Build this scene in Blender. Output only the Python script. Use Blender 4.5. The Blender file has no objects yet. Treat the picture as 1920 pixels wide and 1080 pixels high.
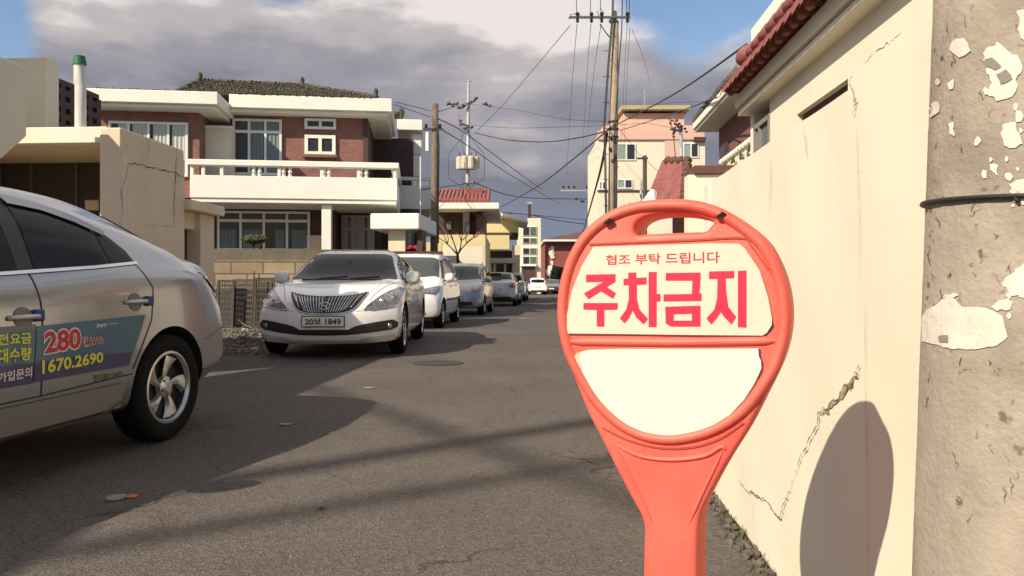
import bpy, bmesh, math, random
import numpy as np
from mathutils import Vector, Matrix
from mathutils.bvhtree import BVHTree
from mathutils.geometry import delaunay_2d_cdt
R = math.radians
SC = bpy.context.scene
COL = SC.collection
F, CX, HY, H = 1440.0, 960.0, 533.0, 0.94

# ---------------------------------------------------------------- camera
cam = bpy.data.cameras.new("camera"); camo = bpy.data.objects.new("camera", cam); COL.objects.link(camo)
camo.location = (0, 0, H); camo.rotation_euler = (R(90), 0, 0)
cam.sensor_width = 36; cam.lens = 27.0; cam.shift_y = -7/1920; cam.clip_start = .05; cam.clip_end = 3000
SC.camera = camo
# ---------------------------------------------------------------- exposure
SC.view_settings.view_transform = 'Standard'; SC.view_settings.look = 'None'
SC.view_settings.exposure = 0.75; SC.view_settings.gamma = 1
# ---------------------------------------------------------------- sun
SUN = Vector((1.0, .93, -1.03)).normalized()
sl = bpy.data.lights.new("sun", 'SUN'); sl.energy = 3.75; sl.angle = R(.5); sl.color = (1.0, .87, .69)
so = bpy.data.objects.new("sun", sl); COL.objects.link(so)
so.rotation_euler = SUN.to_track_quat('-Z', 'Y').to_euler(); so.location = (-10, -8, 12)
# ---------------------------------------------------------------- world: blue sky with a broken cloud deck
W = bpy.data.worlds.new("World"); SC.world = W; W.use_nodes = True
nt = W.node_tree; nt.nodes.clear(); N = nt.nodes.new; L = nt.links.new
def wmath(op, a, b=None, c=None, clamp=False):
    n = N('ShaderNodeMath'); n.operation = op; n.use_clamp = clamp
    for i, v in enumerate((a, b, c)):
        if v is None: continue
        if isinstance(v, (int, float)): n.inputs[i].default_value = v
        else: L(v, n.inputs[i])
    return n.outputs[0]
tc = N('ShaderNodeTexCoord'); D = tc.outputs['Generated']
sky = N('ShaderNodeTexSky'); sky.sky_type = 'NISHITA'; sky.sun_disc = False
sky.sun_elevation = math.asin(-SUN.z); sky.sun_rotation = math.atan2(-SUN.x, -SUN.y)
sky.air_density = 1.0; sky.dust_density = .6; sky.ozone_density = 1.5
bg1 = N('ShaderNodeBackground'); bg1.inputs[1].default_value = .085; L(sky.outputs[0], bg1.inputs[0])
sep = N('ShaderNodeSeparateXYZ'); L(D, sep.inputs[0])
def noise(scale, detail, rough, sx=1, sy=1, sz=1, loc=(0, 0, 0), dist=0):
    m = N('ShaderNodeMapping'); m.inputs['Scale'].default_value = (sx, sy, sz); m.inputs['Location'].default_value = loc
    L(D, m.inputs[0]); n = N('ShaderNodeTexNoise'); n.inputs['Scale'].default_value = scale
    n.inputs['Detail'].default_value = detail; n.inputs['Roughness'].default_value = rough; n.inputs['Distortion'].default_value = dist
    L(m.outputs[0], n.inputs[0]); return n.outputs['Fac']
n1 = noise(5.5, 8, .55, 1, 1, 2.0, (3.1, 1.7, .4)); n2 = noise(2.6, 5, .5, 1, 1, 2.6, (7.3, 2.2, 1.1)); n3 = noise(7, 6, .5, 1, 1, 4.0, (1.3, .2, 5.1))
def gap(dx, dz, rad, dy=1):        # a hole in the clouds around a compass direction and height
    v = Vector((dx, dy, dz)).normalized()
    c = N('ShaderNodeVectorMath'); c.operation = 'DISTANCE'; L(D, c.inputs[0]); c.inputs[1].default_value = v
    return wmath('DIVIDE', c.outputs['Value'], rad)
g = wmath('MINIMUM', gap(.265, .42, .125), wmath('MINIMUM', gap(-.72, .34, .07), wmath('MINIMUM', gap(-.30, .45, .07), wmath('MINIMUM', gap(1, .5, 1.0, -.35), gap(-1, .98, .6, -.93)))))
g = wmath('ADD', g, wmath('MULTIPLY', wmath('SUBTRACT', n1, .5), 1.1))
cov = N('ShaderNodeMapRange'); L(g, cov.inputs[0]); cov.inputs[1].default_value = .72; cov.inputs[2].default_value = 1.08
cov.interpolation_type = 'SMOOTHSTEP'
# cloud brightness: bright lit tops high up, grey-violet bellies lower down
hz = N('ShaderNodeMapRange'); L(sep.outputs[2], hz.inputs[0]); hz.inputs[1].default_value = .12; hz.inputs[2].default_value = .33
b = wmath('ADD', hz.outputs[0], wmath('MULTIPLY', wmath('SUBTRACT', n2, .5), 1.6))
b = wmath('ADD', b, wmath('MULTIPLY', wmath('SUBTRACT', n1, .5), .95))
b = wmath('ADD', b, wmath('MULTIPLY', sep.outputs[0], .25))
b = wmath('ADD', b, wmath('MULTIPLY', wmath('SUBTRACT', n3, .5), .6))
cr = N('ShaderNodeValToRGB'); L(b, cr.inputs[0]); e = cr.color_ramp; e.interpolation = 'EASE'
e.elements[0].position = 0.0; e.elements[0].color = (.135, .155, .205, 1)
e.elements[1].position = .95; e.elements[1].color = (.50, .465, .455, 1)
for p, c in ((.25, (.132, .136, .166, 1)), (.5, (.20, .196, .222, 1)), (.75, (.31, .285, .29, 1))):
    q = e.elements.new(p); q.color = c
bg2 = N('ShaderNodeBackground'); L(cr.outputs[0], bg2.inputs[0]); bg2.inputs[1].default_value = 1.0
mx = N('ShaderNodeMixShader'); L(cov.outputs[0], mx.inputs[0]); L(bg1.outputs[0], mx.inputs[1]); L(bg2.outputs[0], mx.inputs[2])
wo = N('ShaderNodeOutputWorld'); L(mx.outputs[0], wo.inputs[0])

# ================================================================ materials
MATS = {}
def mat(name, col, rough=.7, metal=0, spec=.5, coat=0, var=0, vscale=3, col2=None, bump=0, bscale=40, detail=6, emit=None, streak=0, speck=0, speckcol=(.02, .02, .02), trans=0):
    if name in MATS: return MATS[name]
    m = bpy.data.materials.new(name); m.use_nodes = True; nt = m.node_tree; p = nt.nodes['Principled BSDF']
    p.inputs['Base Color'].default_value = (*col, 1); p.inputs['Roughness'].default_value = rough; p.inputs['Metallic'].default_value = metal
    p.inputs['Specular IOR Level'].default_value = spec; p.inputs['Coat Weight'].default_value = coat; p.inputs['Coat Roughness'].default_value = .04
    p.inputs['Transmission Weight'].default_value = trans
    n = nt.nodes.new; l = nt.links.new
    if emit: p.inputs['Emission Color'].default_value = (*emit[:3], 1); p.inputs['Emission Strength'].default_value = emit[3]
    out = None
    def tex(scale, detail=6, sc=(1, 1, 1), rough=.6):
        t = n('ShaderNodeTexCoord'); mp = n('ShaderNodeMapping'); mp.inputs['Scale'].default_value = sc; l(t.outputs['Object'], mp.inputs[0])
        x = n('ShaderNodeTexNoise'); x.inputs['Scale'].default_value = scale; x.inputs['Detail'].default_value = detail; x.inputs['Roughness'].default_value = rough
        l(mp.outputs[0], x.inputs[0]); return x.outputs['Fac']
    def mix(fac, a, bcol):
        x = n('ShaderNodeMix'); x.data_type = 'RGBA'; l(fac, x.inputs[0])
        if isinstance(a, tuple): x.inputs[6].default_value = (*a, 1)
        else: l(a, x.inputs[6])
        x.inputs[7].default_value = (*bcol, 1); return x.outputs[2]
    def ramp(fac, a, b_):
        x = n('ShaderNodeMapRange'); l(fac, x.inputs[0]); x.inputs[1].default_value = a; x.inputs[2].default_value = b_; return x.outputs[0]
    cur = col
    if var:
        c2 = col2 or tuple(c*(1-var) for c in col)
        cur = mix(ramp(tex(vscale, detail), .35, .68), cur, c2)
    if streak:
        cur = mix(ramp(tex(1.0, 5, (3.2, 3.2, .35)), .56, .56+.2/streak), cur, tuple(c*(1-.45*streak) for c in (col2 or col)))
    if speck:
        cur = mix(ramp(tex(speck, 2), .66, .72), cur, speckcol)
    if not isinstance(cur, tuple): l(cur, p.inputs['Base Color'])
    if bump:
        bn = n('ShaderNodeBump'); bn.inputs['Strength'].default_value = bump; bn.inputs['Distance'].default_value = .02
        l(tex(bscale, 4), bn.inputs['Height']); l(bn.outputs[0], p.inputs['Normal'])
    MATS[name] = m; return m
def brickmat(name, c1, c2, mortar, bw, bh, ms=.012, axis='xz', bump=.3, var=.3):
    m = bpy.data.materials.new(name); m.use_nodes = True; nt = m.node_tree; p = nt.nodes['Principled BSDF']; n = nt.nodes.new; l = nt.links.new
    t = n('ShaderNodeTexCoord'); s = n('ShaderNodeSeparateXYZ'); l(t.outputs['Object'], s.inputs[0])
    a = n('ShaderNodeMath'); a.operation = 'ADD'; l(s.outputs[0], a.inputs[0]); l(s.outputs[1], a.inputs[1])
    cb = n('ShaderNodeCombineXYZ'); l(a.outputs[0], cb.inputs[0]); l(s.outputs[2], cb.inputs[1])
    br = n('ShaderNodeTexBrick'); l(cb.outputs[0], br.inputs['Vector']); br.inputs['Scale'].default_value = 1
    br.inputs['Brick Width'].default_value = bw; br.inputs['Row Height'].default_value = bh; br.inputs['Mortar Size'].default_value = ms
    br.inputs['Color1'].default_value = (*c1, 1); br.inputs['Color2'].default_value = (*c2, 1); br.inputs['Mortar'].default_value = (*mortar, 1)
    no = n('ShaderNodeTexNoise'); l(t.outputs['Object'], no.inputs[0]); no.inputs['Scale'].default_value = 2.2; no.inputs['Detail'].default_value = 6
    hs = n('ShaderNodeMix'); hs.data_type = 'RGBA'; hs.blend_type = 'MULTIPLY'; hs.inputs[0].default_value = 1
    mr = n('ShaderNodeMapRange'); l(no.outputs[0], mr.inputs[0]); mr.inputs[3].default_value = 1-var; mr.inputs[4].default_value = 1+var
    l(br.outputs[0], hs.inputs[6]); l(mr.outputs[0], hs.inputs[7]); l(hs.outputs[2], p.inputs['Base Color']); p.inputs['Roughness'].default_value = .9
    bn = n('ShaderNodeBump'); bn.inputs['Strength'].default_value = bump; bn.inputs['Distance'].default_value = .02; bn.invert = True
    l(br.outputs['Fac'], bn.inputs['Height']); l(bn.outputs[0], p.inputs['Normal'])
    MATS[name] = m; return m
M_asph0 = mat('asphalt', (.120, .098, .083), .95, spec=.25, var=.3, vscale=.9, col2=(.095, .078, .067), bump=.5, bscale=150, speck=90, speckcol=(.15, .13, .115))
def asphalt():
    m = bpy.data.materials.new('asphalt_worn'); m.use_nodes = True; nt = m.node_tree; p = nt.nodes['Principled BSDF']; n = nt.nodes.new; l = nt.links.new
    t = n('ShaderNodeTexCoord')
    def tx(sc, det, rough, s=(1, 1, 1)):
        mp = n('ShaderNodeMapping'); mp.inputs['Scale'].default_value = s; l(t.outputs['Object'], mp.inputs[0]); x = n('ShaderNodeTexNoise'); x.inputs['Scale'].default_value = sc; x.inputs['Detail'].default_value = det; x.inputs['Roughness'].default_value = rough; l(mp.outputs[0], x.inputs[0]); return x.outputs[0]
    def mr(v, a, b, c=0, d=1):
        x = n('ShaderNodeMapRange'); l(v, x.inputs[0]); x.inputs[1].default_value = a; x.inputs[2].default_value = b; x.inputs[3].default_value = c; x.inputs[4].default_value = d; return x.outputs[0]
    def mixc(f, a, b, mode='MIX'):
        x = n('ShaderNodeMix'); x.data_type = 'RGBA'; x.blend_type = mode
        if isinstance(f, float): x.inputs[0].default_value = f
        else: l(f, x.inputs[0])
        for i, v in ((6, a), (7, b)):
            if isinstance(v, tuple): x.inputs[i].default_value = (*v, 1)
            else: l(v, x.inputs[i])
        return x.outputs[2]
    c = mixc(mr(tx(.55, 5, .6), .35, .65), (.118, .102, .091), (.091, .079, .072))
    c = mixc(mr(tx(3.0, 8, .7, (1, .25, 1)), .5, .72), c, (.088, .074, .064))            # worn wheel paths and stains
    c = mixc(mr(tx(14, 8, .75), .60, .70), c, (.145, .122, .104))
    v = n('ShaderNodeTexVoronoi'); v.inputs['Scale'].default_value = 95; l(t.outputs['Object'], v.inputs[0])
    g = n('ShaderNodeSeparateColor'); l(v.outputs['Color'], g.inputs[0])
    c = mixc(1.0, c, mr(g.outputs[0], 0, 1, .72, 1.30), 'MULTIPLY')
    v2 = n('ShaderNodeTexVoronoi'); v2.inputs['Scale'].default_value = 1.1; v2.feature = 'DISTANCE_TO_EDGE'
    dn = n('ShaderNodeTexNoise'); dn.inputs['Scale'].default_value = 3; dn.inputs['Detail'].default_value = 6; l(t.outputs['Object'], dn.inputs[0]); ad = n('ShaderNodeVectorMath'); ad.operation = 'MULTIPLY_ADD'; l(dn.outputs['Color'], ad.inputs[0]); ad.inputs[1].default_value = (.6, .6, 0); l(t.outputs['Object'], ad.inputs[2]); l(ad.outputs[0], v2.inputs[0])
    k = n('ShaderNodeMath'); k.operation = 'MULTIPLY'; l(mr(v2.outputs['Distance'], .004, .010, 1, 0), k.inputs[0]); l(mr(tx(.7, 3, .5), .50, .58), k.inputs[1])
    c = mixc(k.outputs[0], c, (.055, .045, .04))
    l(c, p.inputs['Base Color']); p.inputs['Roughness'].default_value = .95; p.inputs['Specular IOR Level'].default_value = .25
    b = n('ShaderNodeBump'); b.inputs['Strength'].default_value = .55; b.inputs['Distance'].default_value = .01; l(v.outputs['Distance'], b.inputs['Height']); l(b.outputs[0], p.inputs['Normal']); return m
M_asph = asphalt()
M_dirt = mat('dirt', (.14, .12, .10), .95, var=.5, vscale=6, bump=.8, bscale=30)
M_cream = mat('cream_plaster', (.76, .705, .56), .9, var=.12, vscale=1.7, col2=(.71, .655, .52), bump=.07, bscale=70, streak=.22)
M_creamB = mat('cream_plaster_stained', (.76, .63, .46), .9, var=.2, vscale=1.5, col2=(.66, .54, .385), bump=.25, bscale=60, streak=.35)
M_white = mat('white_paint', (.80, .78, .68), .7, var=.07, vscale=2, bump=.1, bscale=50, streak=.12)
M_whitec = mat('white_frame', (.72, .72, .68), .5)
M_yell = mat('yellow_plaster', (.72, .60, .32), .9, var=.14, vscale=1, streak=.4)
M_pink = mat('pink_plaster', (.68, .44, .34), .9, var=.1, vscale=.4, streak=.25)
M_pale = mat('pale_plaster', (.74, .66, .50), .9, var=.1, vscale=.4, streak=.3)
M_brick = brickmat('red_brick', (.27, .115, .09), (.20, .085, .07), (.20, .12, .10), .2, .075, .012)
M_brick2 = brickmat('dark_red_brick', (.22, .08, .06), (.17, .06, .05), (.15, .09, .08), .4, .14, .02)
M_stone = brickmat('stone_block', (.34, .27, .17), (.27, .205, .125), (.13, .10, .07), .78, .30, .018, bump=.6)
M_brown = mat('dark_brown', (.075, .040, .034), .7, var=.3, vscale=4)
M_door = mat('brown_door', (.05, .038, .03), .6, var=.25, vscale=3)
M_tileg = mat('mossy_tile', (.105, .085, .072), .9, var=.6, vscale=2.2, col2=(.075, .078, .040), bump=.5, bscale=25, speck=7, speckcol=(.24, .19, .155))
M_tiler = mat('red_tile', (.30, .10, .085), .75, var=.35, vscale=6, bump=.3, bscale=30)
M_tileb = mat('brown_tile', (.13, .06, .05), .8, var=.35, vscale=6, bump=.3, bscale=30)
M_conc = mat('pole_concrete', (.39, .335, .27), .92, var=.4, vscale=11, col2=(.25, .215, .175), bump=.22, bscale=130, detail=10, speck=48, speckcol=(.15, .12, .09))
M_concf = mat('far_pole_concrete', (.34, .27, .19), .9, var=.3, vscale=3)
M_wood = mat('old_pole_wood', (.18, .14, .10), .9, var=.4, vscale=5, bump=.5, bscale=30, streak=.6)
M_galv = mat('galvanised', (.42, .42, .42), .5, .3, var=.2, vscale=3)
M_black = mat('black_rubber', (.015, .015, .016), .6)
M_wire = mat('cable_black', (.03, .03, .035), .6)
M_tyre = mat('tyre', (.009, .009, .009), .9, spec=.2, bump=.3, bscale=60)
M_well = mat('wheel_well', (.008, .008, .008), .95)
M_rim = mat('alloy', (.55, .55, .54), .3, .7)
M_rimd = mat('rim_dark', (.035, .035, .037), .5, .5)
M_glass = mat('dark_glass', (.010, .011, .013), .05, spec=.16)
M_glassg = mat('screen_glass', (.055, .055, .065), .12, spec=.5)
M_wglass = mat('window_glass', (.10, .13, .13), .1, spec=.8)
M_wglassd = mat('window_glass_dark', (.028, .03, .032), .1, spec=.8)
M_chrome = mat('chrome', (.65, .65, .65), .12, 1)
M_lamp = mat('lamp_glass', (.30, .31, .32), .12, .5, coat=1, var=.8, vscale=16, col2=(.05, .05, .055))
M_lampr = mat('tail_red', (.33, .02, .015), .15, coat=1)
M_ambr = mat('indicator', (.6, .09, .04), .2, coat=1)
M_blackpl = mat('black_plastic', (.02, .02, .021), .5, bump=.1)
M_taxi = mat('silver_paint', (.33, .345, .375), .2, .75, coat=.7)
M_wpaint = mat('white_car_paint', (.80, .79, .77), .3, .0, coat=1)
M_spaint = mat('grey_car_paint', (.33, .32, .32), .33, .5, coat=1)
M_spaint2 = mat('champagne_paint', (.42, .41, .36), .33, .4, coat=1)
M_dpaint = mat('dark_car_paint', (.08, .085, .09), .3, .4, coat=1)
M_orange = mat('orange_plastic', (.78, .108, .076), .55, var=.10, vscale=7, col2=(.74, .15, .105), bump=.06, bscale=120, speck=42, speckcol=(.66, .10, .07))
M_paper = mat('sign_sheet', (.66, .59, .47), .75, var=.06, vscale=14)
M_paperw = mat('torn_paper', (.70, .65, .55), .85, var=.22, vscale=26, bump=.14, bscale=90)
M_redp = mat('red_print', (.66, .012, .06), .6)
M_redp2 = mat('dark_red_print', (.50, .03, .04), .6)
M_platew = mat('plate_white', (.74, .72, .66), .5)
M_crack = mat('crack_dark', (.17, .13, .085), .95, var=.5, vscale=30)
M_bark = mat('bark', (.07, .05, .038), .95)
M_leaf = mat('leaf', (.10, .12, .035), .7, var=.5, vscale=8)
M_weed = mat('weed', (.07, .09, .03), .8, var=.5, vscale=20)
M_green = mat('green_cap', (.02, .16, .07), .6)
M_pipe = mat('pipe_pvc', (.66, .64, .58), .6, var=.15, vscale=6)
M_grate = mat('rusty_grid', (.075, .068, .06), .8, var=.4, vscale=12)
M_teal = mat('teal', (.03, .30, .30), .6)

# ================================================================ helpers
def link(o, parent=None):
    COL.objects.link(o)
    if parent is not None: o.parent = parent
    return o
def tag(o, label=None, cat=None, group=None, kind=None):
    if label: o['label'] = label
    if cat: o['category'] = cat
    if group: o['group'] = group
    if kind: o['kind'] = kind
    return o
def thing(name, label, cat, loc=(0, 0, 0), rz=0, group=None):
    o = bpy.data.objects.new(name, None); link(o); o.location = loc; o.rotation_euler = (0, 0, rz); o.empty_display_size = .2
    return tag(o, label, cat, group)
def meshobj(name, verts, faces, m, parent=None, smooth=False, angle=None):
    me = bpy.data.meshes.new(name); me.from_pydata([tuple(v) for v in verts], [], [tuple(f) for f in faces]); me.validate()
    for x in (m if isinstance(m, (list, tuple)) else [m]): me.materials.append(x)
    if smooth or angle:
        me.polygons.foreach_set('use_smooth', [True]*len(me.polygons))
        if angle: me.set_sharp_from_angle(angle=R(angle))
    return link(bpy.data.objects.new(name, me), parent)
class MB:
    def __init__(s): s.v = []; s.f = []
    def add(s, vs, fs):
        o = len(s.v); s.v += [tuple(v) for v in vs]; s.f += [tuple(i+o for i in f) for f in fs]; return s
    def box(s, x0, x1, y0, y1, z0, z1):
        x0, x1 = sorted((x0, x1)); y0, y1 = sorted((y0, y1)); z0, z1 = sorted((z0, z1))
        return s.add([(x0, y0, z0), (x1, y0, z0), (x1, y1, z0), (x0, y1, z0), (x0, y0, z1), (x1, y0, z1), (x1, y1, z1), (x0, y1, z1)],
                     [(0, 3, 2, 1), (4, 5, 6, 7), (0, 1, 5, 4), (1, 2, 6, 5), (2, 3, 7, 6), (3, 0, 4, 7)])
    def prism(s, poly, axis, a, b):   # poly in the two other axes, in order
        def P(p, t): return {'x': (t, p[0], p[1]), 'y': (p[0], t, p[1]), 'z': (p[0], p[1], t)}[axis]
        n = len(poly); vs = [P(p, a) for p in poly]+[P(p, b) for p in poly]
        return s.add(vs, [tuple(range(n-1, -1, -1)), tuple(range(n, 2*n))]+[(i, (i+1) % n, n+(i+1) % n, n+i) for i in range(n)])
    def tube(s, pts, r, n=8, r2=None, cap=True):
        pts = [Vector(p) for p in pts]; m = len(pts); r2 = r if r2 is None else r2; vs = []; fs = []
        up = None
        for i, p in enumerate(pts):
            t = (pts[min(i+1, m-1)]-pts[max(i-1, 0)]).normalized()
            if up is None: up = Vector((0, 0, 1)) if abs(t.z) < .9 else Vector((1, 0, 0))
            a = t.cross(up).normalized(); c = a.cross(t).normalized(); up = c
            rr = r+(r2-r)*i/max(1, m-1)
            for k in range(n):
                w = 2*math.pi*k/n; vs.append(p+a*math.cos(w)*rr+c*math.sin(w)*rr)
        for i in range(m-1):
            for k in range(n): fs.append((i*n+k, i*n+(k+1) % n, (i+1)*n+(k+1) % n, (i+1)*n+k))
        if cap: fs += [tuple(range(n-1, -1, -1)), tuple((m-1)*n+k for k in range(n))]
        return s.add(vs, fs)
    def lathe(s, prof, n=24, axis='z', c=(0, 0, 0), cap=True):   # prof: (r, t)
        vs = []; fs = []
        for (r, t) in prof:
            for k in range(n):
                w = 2*math.pi*k/n; a, b = r*math.cos(w), r*math.sin(w)
                q = {'z': (a, b, t), 'y': (a, t, b), 'x': (t, a, b)}[axis]; vs.append(tuple(q[i]+c[i] for i in range(3)))
        m = len(prof)
        for i in range(m-1):
            for k in range(n): fs.append((i*n+k, i*n+(k+1) % n, (i+1)*n+(k+1) % n, (i+1)*n+k))
        if cap: fs += [tuple(range(n-1, -1, -1)), tuple((m-1)*n+k for k in range(n))]
        return s.add(vs, fs)
    def blob(s, c, rad, seed=0, sub=2, amp=.2):
        bm = bmesh.new(); bmesh.ops.create_icosphere(bm, subdivisions=sub, radius=1); rnd = random.Random(seed)
        vs = [Vector(c)+Vector((v.co.x*rad[0], v.co.y*rad[1], v.co.z*rad[2]))*(1+rnd.uniform(-amp, amp)) for v in bm.verts]
        fs = [[v.index for v in f.verts] for f in bm.faces]; bm.free(); return s.add(vs, fs)
    def build(s, name, m, parent=None, bev=0, smooth=False, angle=None, seg=1):
        o = meshobj(name, s.v, s.f, m, parent, smooth, angle)
        bm = bmesh.new(); bm.from_mesh(o.data); bmesh.ops.recalc_face_normals(bm, faces=bm.faces); bm.to_mesh(o.data); bm.free()
        if bev:
            b = o.modifiers.new('bevel', 'BEVEL'); b.width = bev; b.segments = seg; b.limit_method = 'ANGLE'
        return o
class Fr:
    """a ground frame: origin and heading; pv/pu turn a measured image point on a plane v=const / u=const into metres"""
    def __init__(s, ox, oy, deg): s.ox, s.oy, s.c, s.s, s.rz = ox, oy, math.cos(R(deg)), math.sin(R(deg)), R(deg)
    def world(s, u, v, z=0): return Vector((s.ox+s.c*u-s.s*v, s.oy+s.s*u+s.c*v, z))
    def local(s, x, y): return (s.c*(x-s.ox)+s.s*(y-s.oy), -s.s*(x-s.ox)+s.c*(y-s.oy))
    def pv(s, px, py, v):
        a = (px-CX)/F; Y = (v-s.s*s.ox+s.c*s.oy)/(s.c-a*s.s); u, _ = s.local(a*Y, Y); return u, H-(py-HY)/F*Y
    def pu(s, px, py, u):
        a = (px-CX)/F; Y = (u+s.c*s.ox+s.s*s.oy)/(s.c*a+s.s); _, v = s.local(a*Y, Y); return v, H-(py-HY)/F*Y
    def bv(s, mb, x0, y0, x1, y1, v0, v1):    # box whose front face (at v0) covers the measured rectangle
        a, zt = s.pv(x0, y0, v0); b, _ = s.pv(x1, y0, v0); _, zb = s.pv((x0+x1)/2, y1, v0); _, zt = s.pv((x0+x1)/2, y0, v0)
        return mb.box(a, b, v0, v1, zb, zt)
ST = Fr(0, 0, -3.34)      # the street: u to the right across it, v along it
def at(px, py, Y): return Vector(((px-CX)/F*Y, Y, H-(py-HY)/F*Y))
def gr(px, py): Y = F*H/(py-HY); return Vector(((px-CX)/F*Y, Y, 0))
def text2d(s, size=1, bold=0, spacing=1, sx=1, align='CENTER', shear=0):
    c = bpy.data.curves.new('t', 'FONT'); c.body = s; c.size = size; c.offset = bold; c.space_character = spacing; c.shear = shear
    c.align_x = align; c.align_y = 'CENTER'; c.fill_mode = 'FRONT'; c.resolution_u = 3
    o = bpy.data.objects.new('t', c); COL.objects.link(o); dg = bpy.context.evaluated_depsgraph_get(); dg.update()
    me = bpy.data.meshes.new_from_object(o.evaluated_get(dg)); vs = [(v.co.x*sx, v.co.y) for v in me.vertices]; fs = [tuple(p.vertices) for p in me.polygons]
    bpy.data.objects.remove(o); bpy.data.curves.remove(c); bpy.data.meshes.remove(me)
    if not vs: return vs, fs
    xs = [v[0] for v in vs]; ys = [v[1] for v in vs]
    cx = (min(xs)+max(xs))/2; cy = (min(ys)+max(ys))/2
    return [(v[0]-cx, v[1]-cy) for v in vs], fs
def fit2d(vf, x0, y0, x1, y1):     # stretch 2d letters to a box
    vs, fs = vf
    if not vs: return vf
    xs = [v[0] for v in vs]; ys = [v[1] for v in vs]; a0, a1, b0, b1 = min(xs), max(xs), min(ys), max(ys)
    return [(x0+(v[0]-a0)/(a1-a0)*(x1-x0), y0+(v[1]-b0)/(b1-b0)*(y1-y0)) for v in vs], fs
def inside(p, poly):
    c = False; j = len(poly)-1
    for i in range(len(poly)):
        if (poly[i][1] > p[1]) != (poly[j][1] > p[1]) and p[0] < (poly[j][0]-poly[i][0])*(p[1]-poly[i][1])/(poly[j][1]-poly[i][1])+poly[i][0]: c = not c
        j = i
    return c
def smoothpoly(pts, n=4, closed=True):
    out = []; m = len(pts)
    for i in range(m if closed else m-1):
        p0, p1, p2, p3 = (pts[(i+k) % m] if closed else pts[max(0, min(m-1, i+k))] for k in (-1, 0, 1, 2))
        for k in range(n):
            t = k/n; out.append(tuple(.5*(2*p1[d]+(p2[d]-p0[d])*t+(2*p0[d]-5*p1[d]+4*p2[d]-p3[d])*t*t+(3*p1[d]-p0[d]-3*p2[d]+p3[d])*t**3) for d in range(len(p1))))
    if not closed: out.append(tuple(pts[-1]))
    return out
def fill2d(poly, res):
    b = []
    for i in range(len(poly)):
        p, q = poly[i], poly[(i+1) % len(poly)]; d = math.dist(p, q); k = max(1, int(d/res))
        b += [(p[0]+(q[0]-p[0])*t/k, p[1]+(q[1]-p[1])*t/k) for t in range(k)]
    pts = list(b); xs = [p[0] for p in b]; ys = [p[1] for p in b]; y = min(ys)+res*.5
    while y < max(ys):
        x = min(xs)+res*.5
        while x < max(xs):
            if inside((x, y), b) and min(abs(x-q[0])+abs(y-q[1]) for q in b) > res*.5: pts.append((x, y))
            x += res
        y += res
    r = delaunay_2d_cdt([Vector(p) for p in pts], [], [list(range(len(b)))], 1, 1e-6)
    return [tuple(v) for v in r[0]], [tuple(f) for f in r[2]]
def project(vf, fn, name, m, parent, smooth=True):
    vs, fs = vf; out = []; ok = []
    for v in vs:
        q = fn(v[0], v[1]); ok.append(q is not None); out.append(q if q is not None else Vector((0, 0, 0)))
    fs = [f for f in fs if all(ok[i] for i in f)]
    used = sorted({i for f in fs for i in f}); mp = {i: k for k, i in enumerate(used)}
    return meshobj(name, [out[i] for i in used], [tuple(mp[i] for i in f) for f in fs], m, parent, smooth)
def ray(bvh, axis, sg, off):
    ax = {'x': (1, 0, 0), 'y': (0, 1, 0), 'z': (0, 0, 1)}[axis]; d = -Vector(ax)*sg
    def fn(a, b):
        o = {'x': Vector((6*sg, a, b)), 'y': Vector((a, 6*sg, b)), 'z': Vector((a, b, 6*sg))}[axis]
        h = bvh.ray_cast(o, d)
        if h[0] is None: return None
        n = h[1]
        if n.dot(d) > 0: n = -n
        return h[0]+n*off
    return fn
def cable(name, pts, r, label, group=None, cat='cable', m=None, sag=0, seg=14):
    P = [Vector(p) for p in pts]
    if len(P) == 2 and sag:
        a, b = P; P = [a.lerp(b, t/seg)-Vector((0, 0, sag*4*(t/seg)*(1-t/seg))) for t in range(seg+1)]
    elif len(P) > 2: P = [Vector(q) for q in smoothpoly([tuple(p) for p in P], 6, False)]
    base = P[0].copy(); o = MB().tube([p-base for p in P], r, 5).build(name, m or M_wire, None, smooth=True); o.location = base
    return tag(o, label, cat, group)
def pchip(xs, ys):
    xs = np.array(xs, float); ys = np.array(ys, float); h = np.diff(xs); d = np.diff(ys)/h; m = np.zeros_like(xs); m[0] = d[0]; m[-1] = d[-1]
    for i in range(1, len(xs)-1):
        if d[i-1]*d[i] > 0:
            w1 = 2*h[i]+h[i-1]; w2 = h[i]+2*h[i-1]; m[i] = (w1+w2)/(w1/d[i-1]+w2/d[i])
    def f(x):
        x = min(max(x, xs[0]), xs[-1]); i = min(int(np.searchsorted(xs, x, 'right'))-1, len(xs)-2); t = (x-xs[i])/h[i]
        return float((2*t**3-3*t*t+1)*ys[i]+(t**3-2*t*t+t)*h[i]*m[i]+(-2*t**3+3*t*t)*ys[i+1]+(t**3-t*t)*h[i]*m[i+1])
    return f
def tab(lst): return pchip([a for a, b in lst], [b for a, b in lst])
def bake(o, mods=None):
    dg = bpy.context.evaluated_depsgraph_get(); dg.update(); me = bpy.data.meshes.new_from_object(o.evaluated_get(dg)); old = o.data
    o.modifiers.clear(); o.data = me; bpy.data.meshes.remove(old); return o

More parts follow.
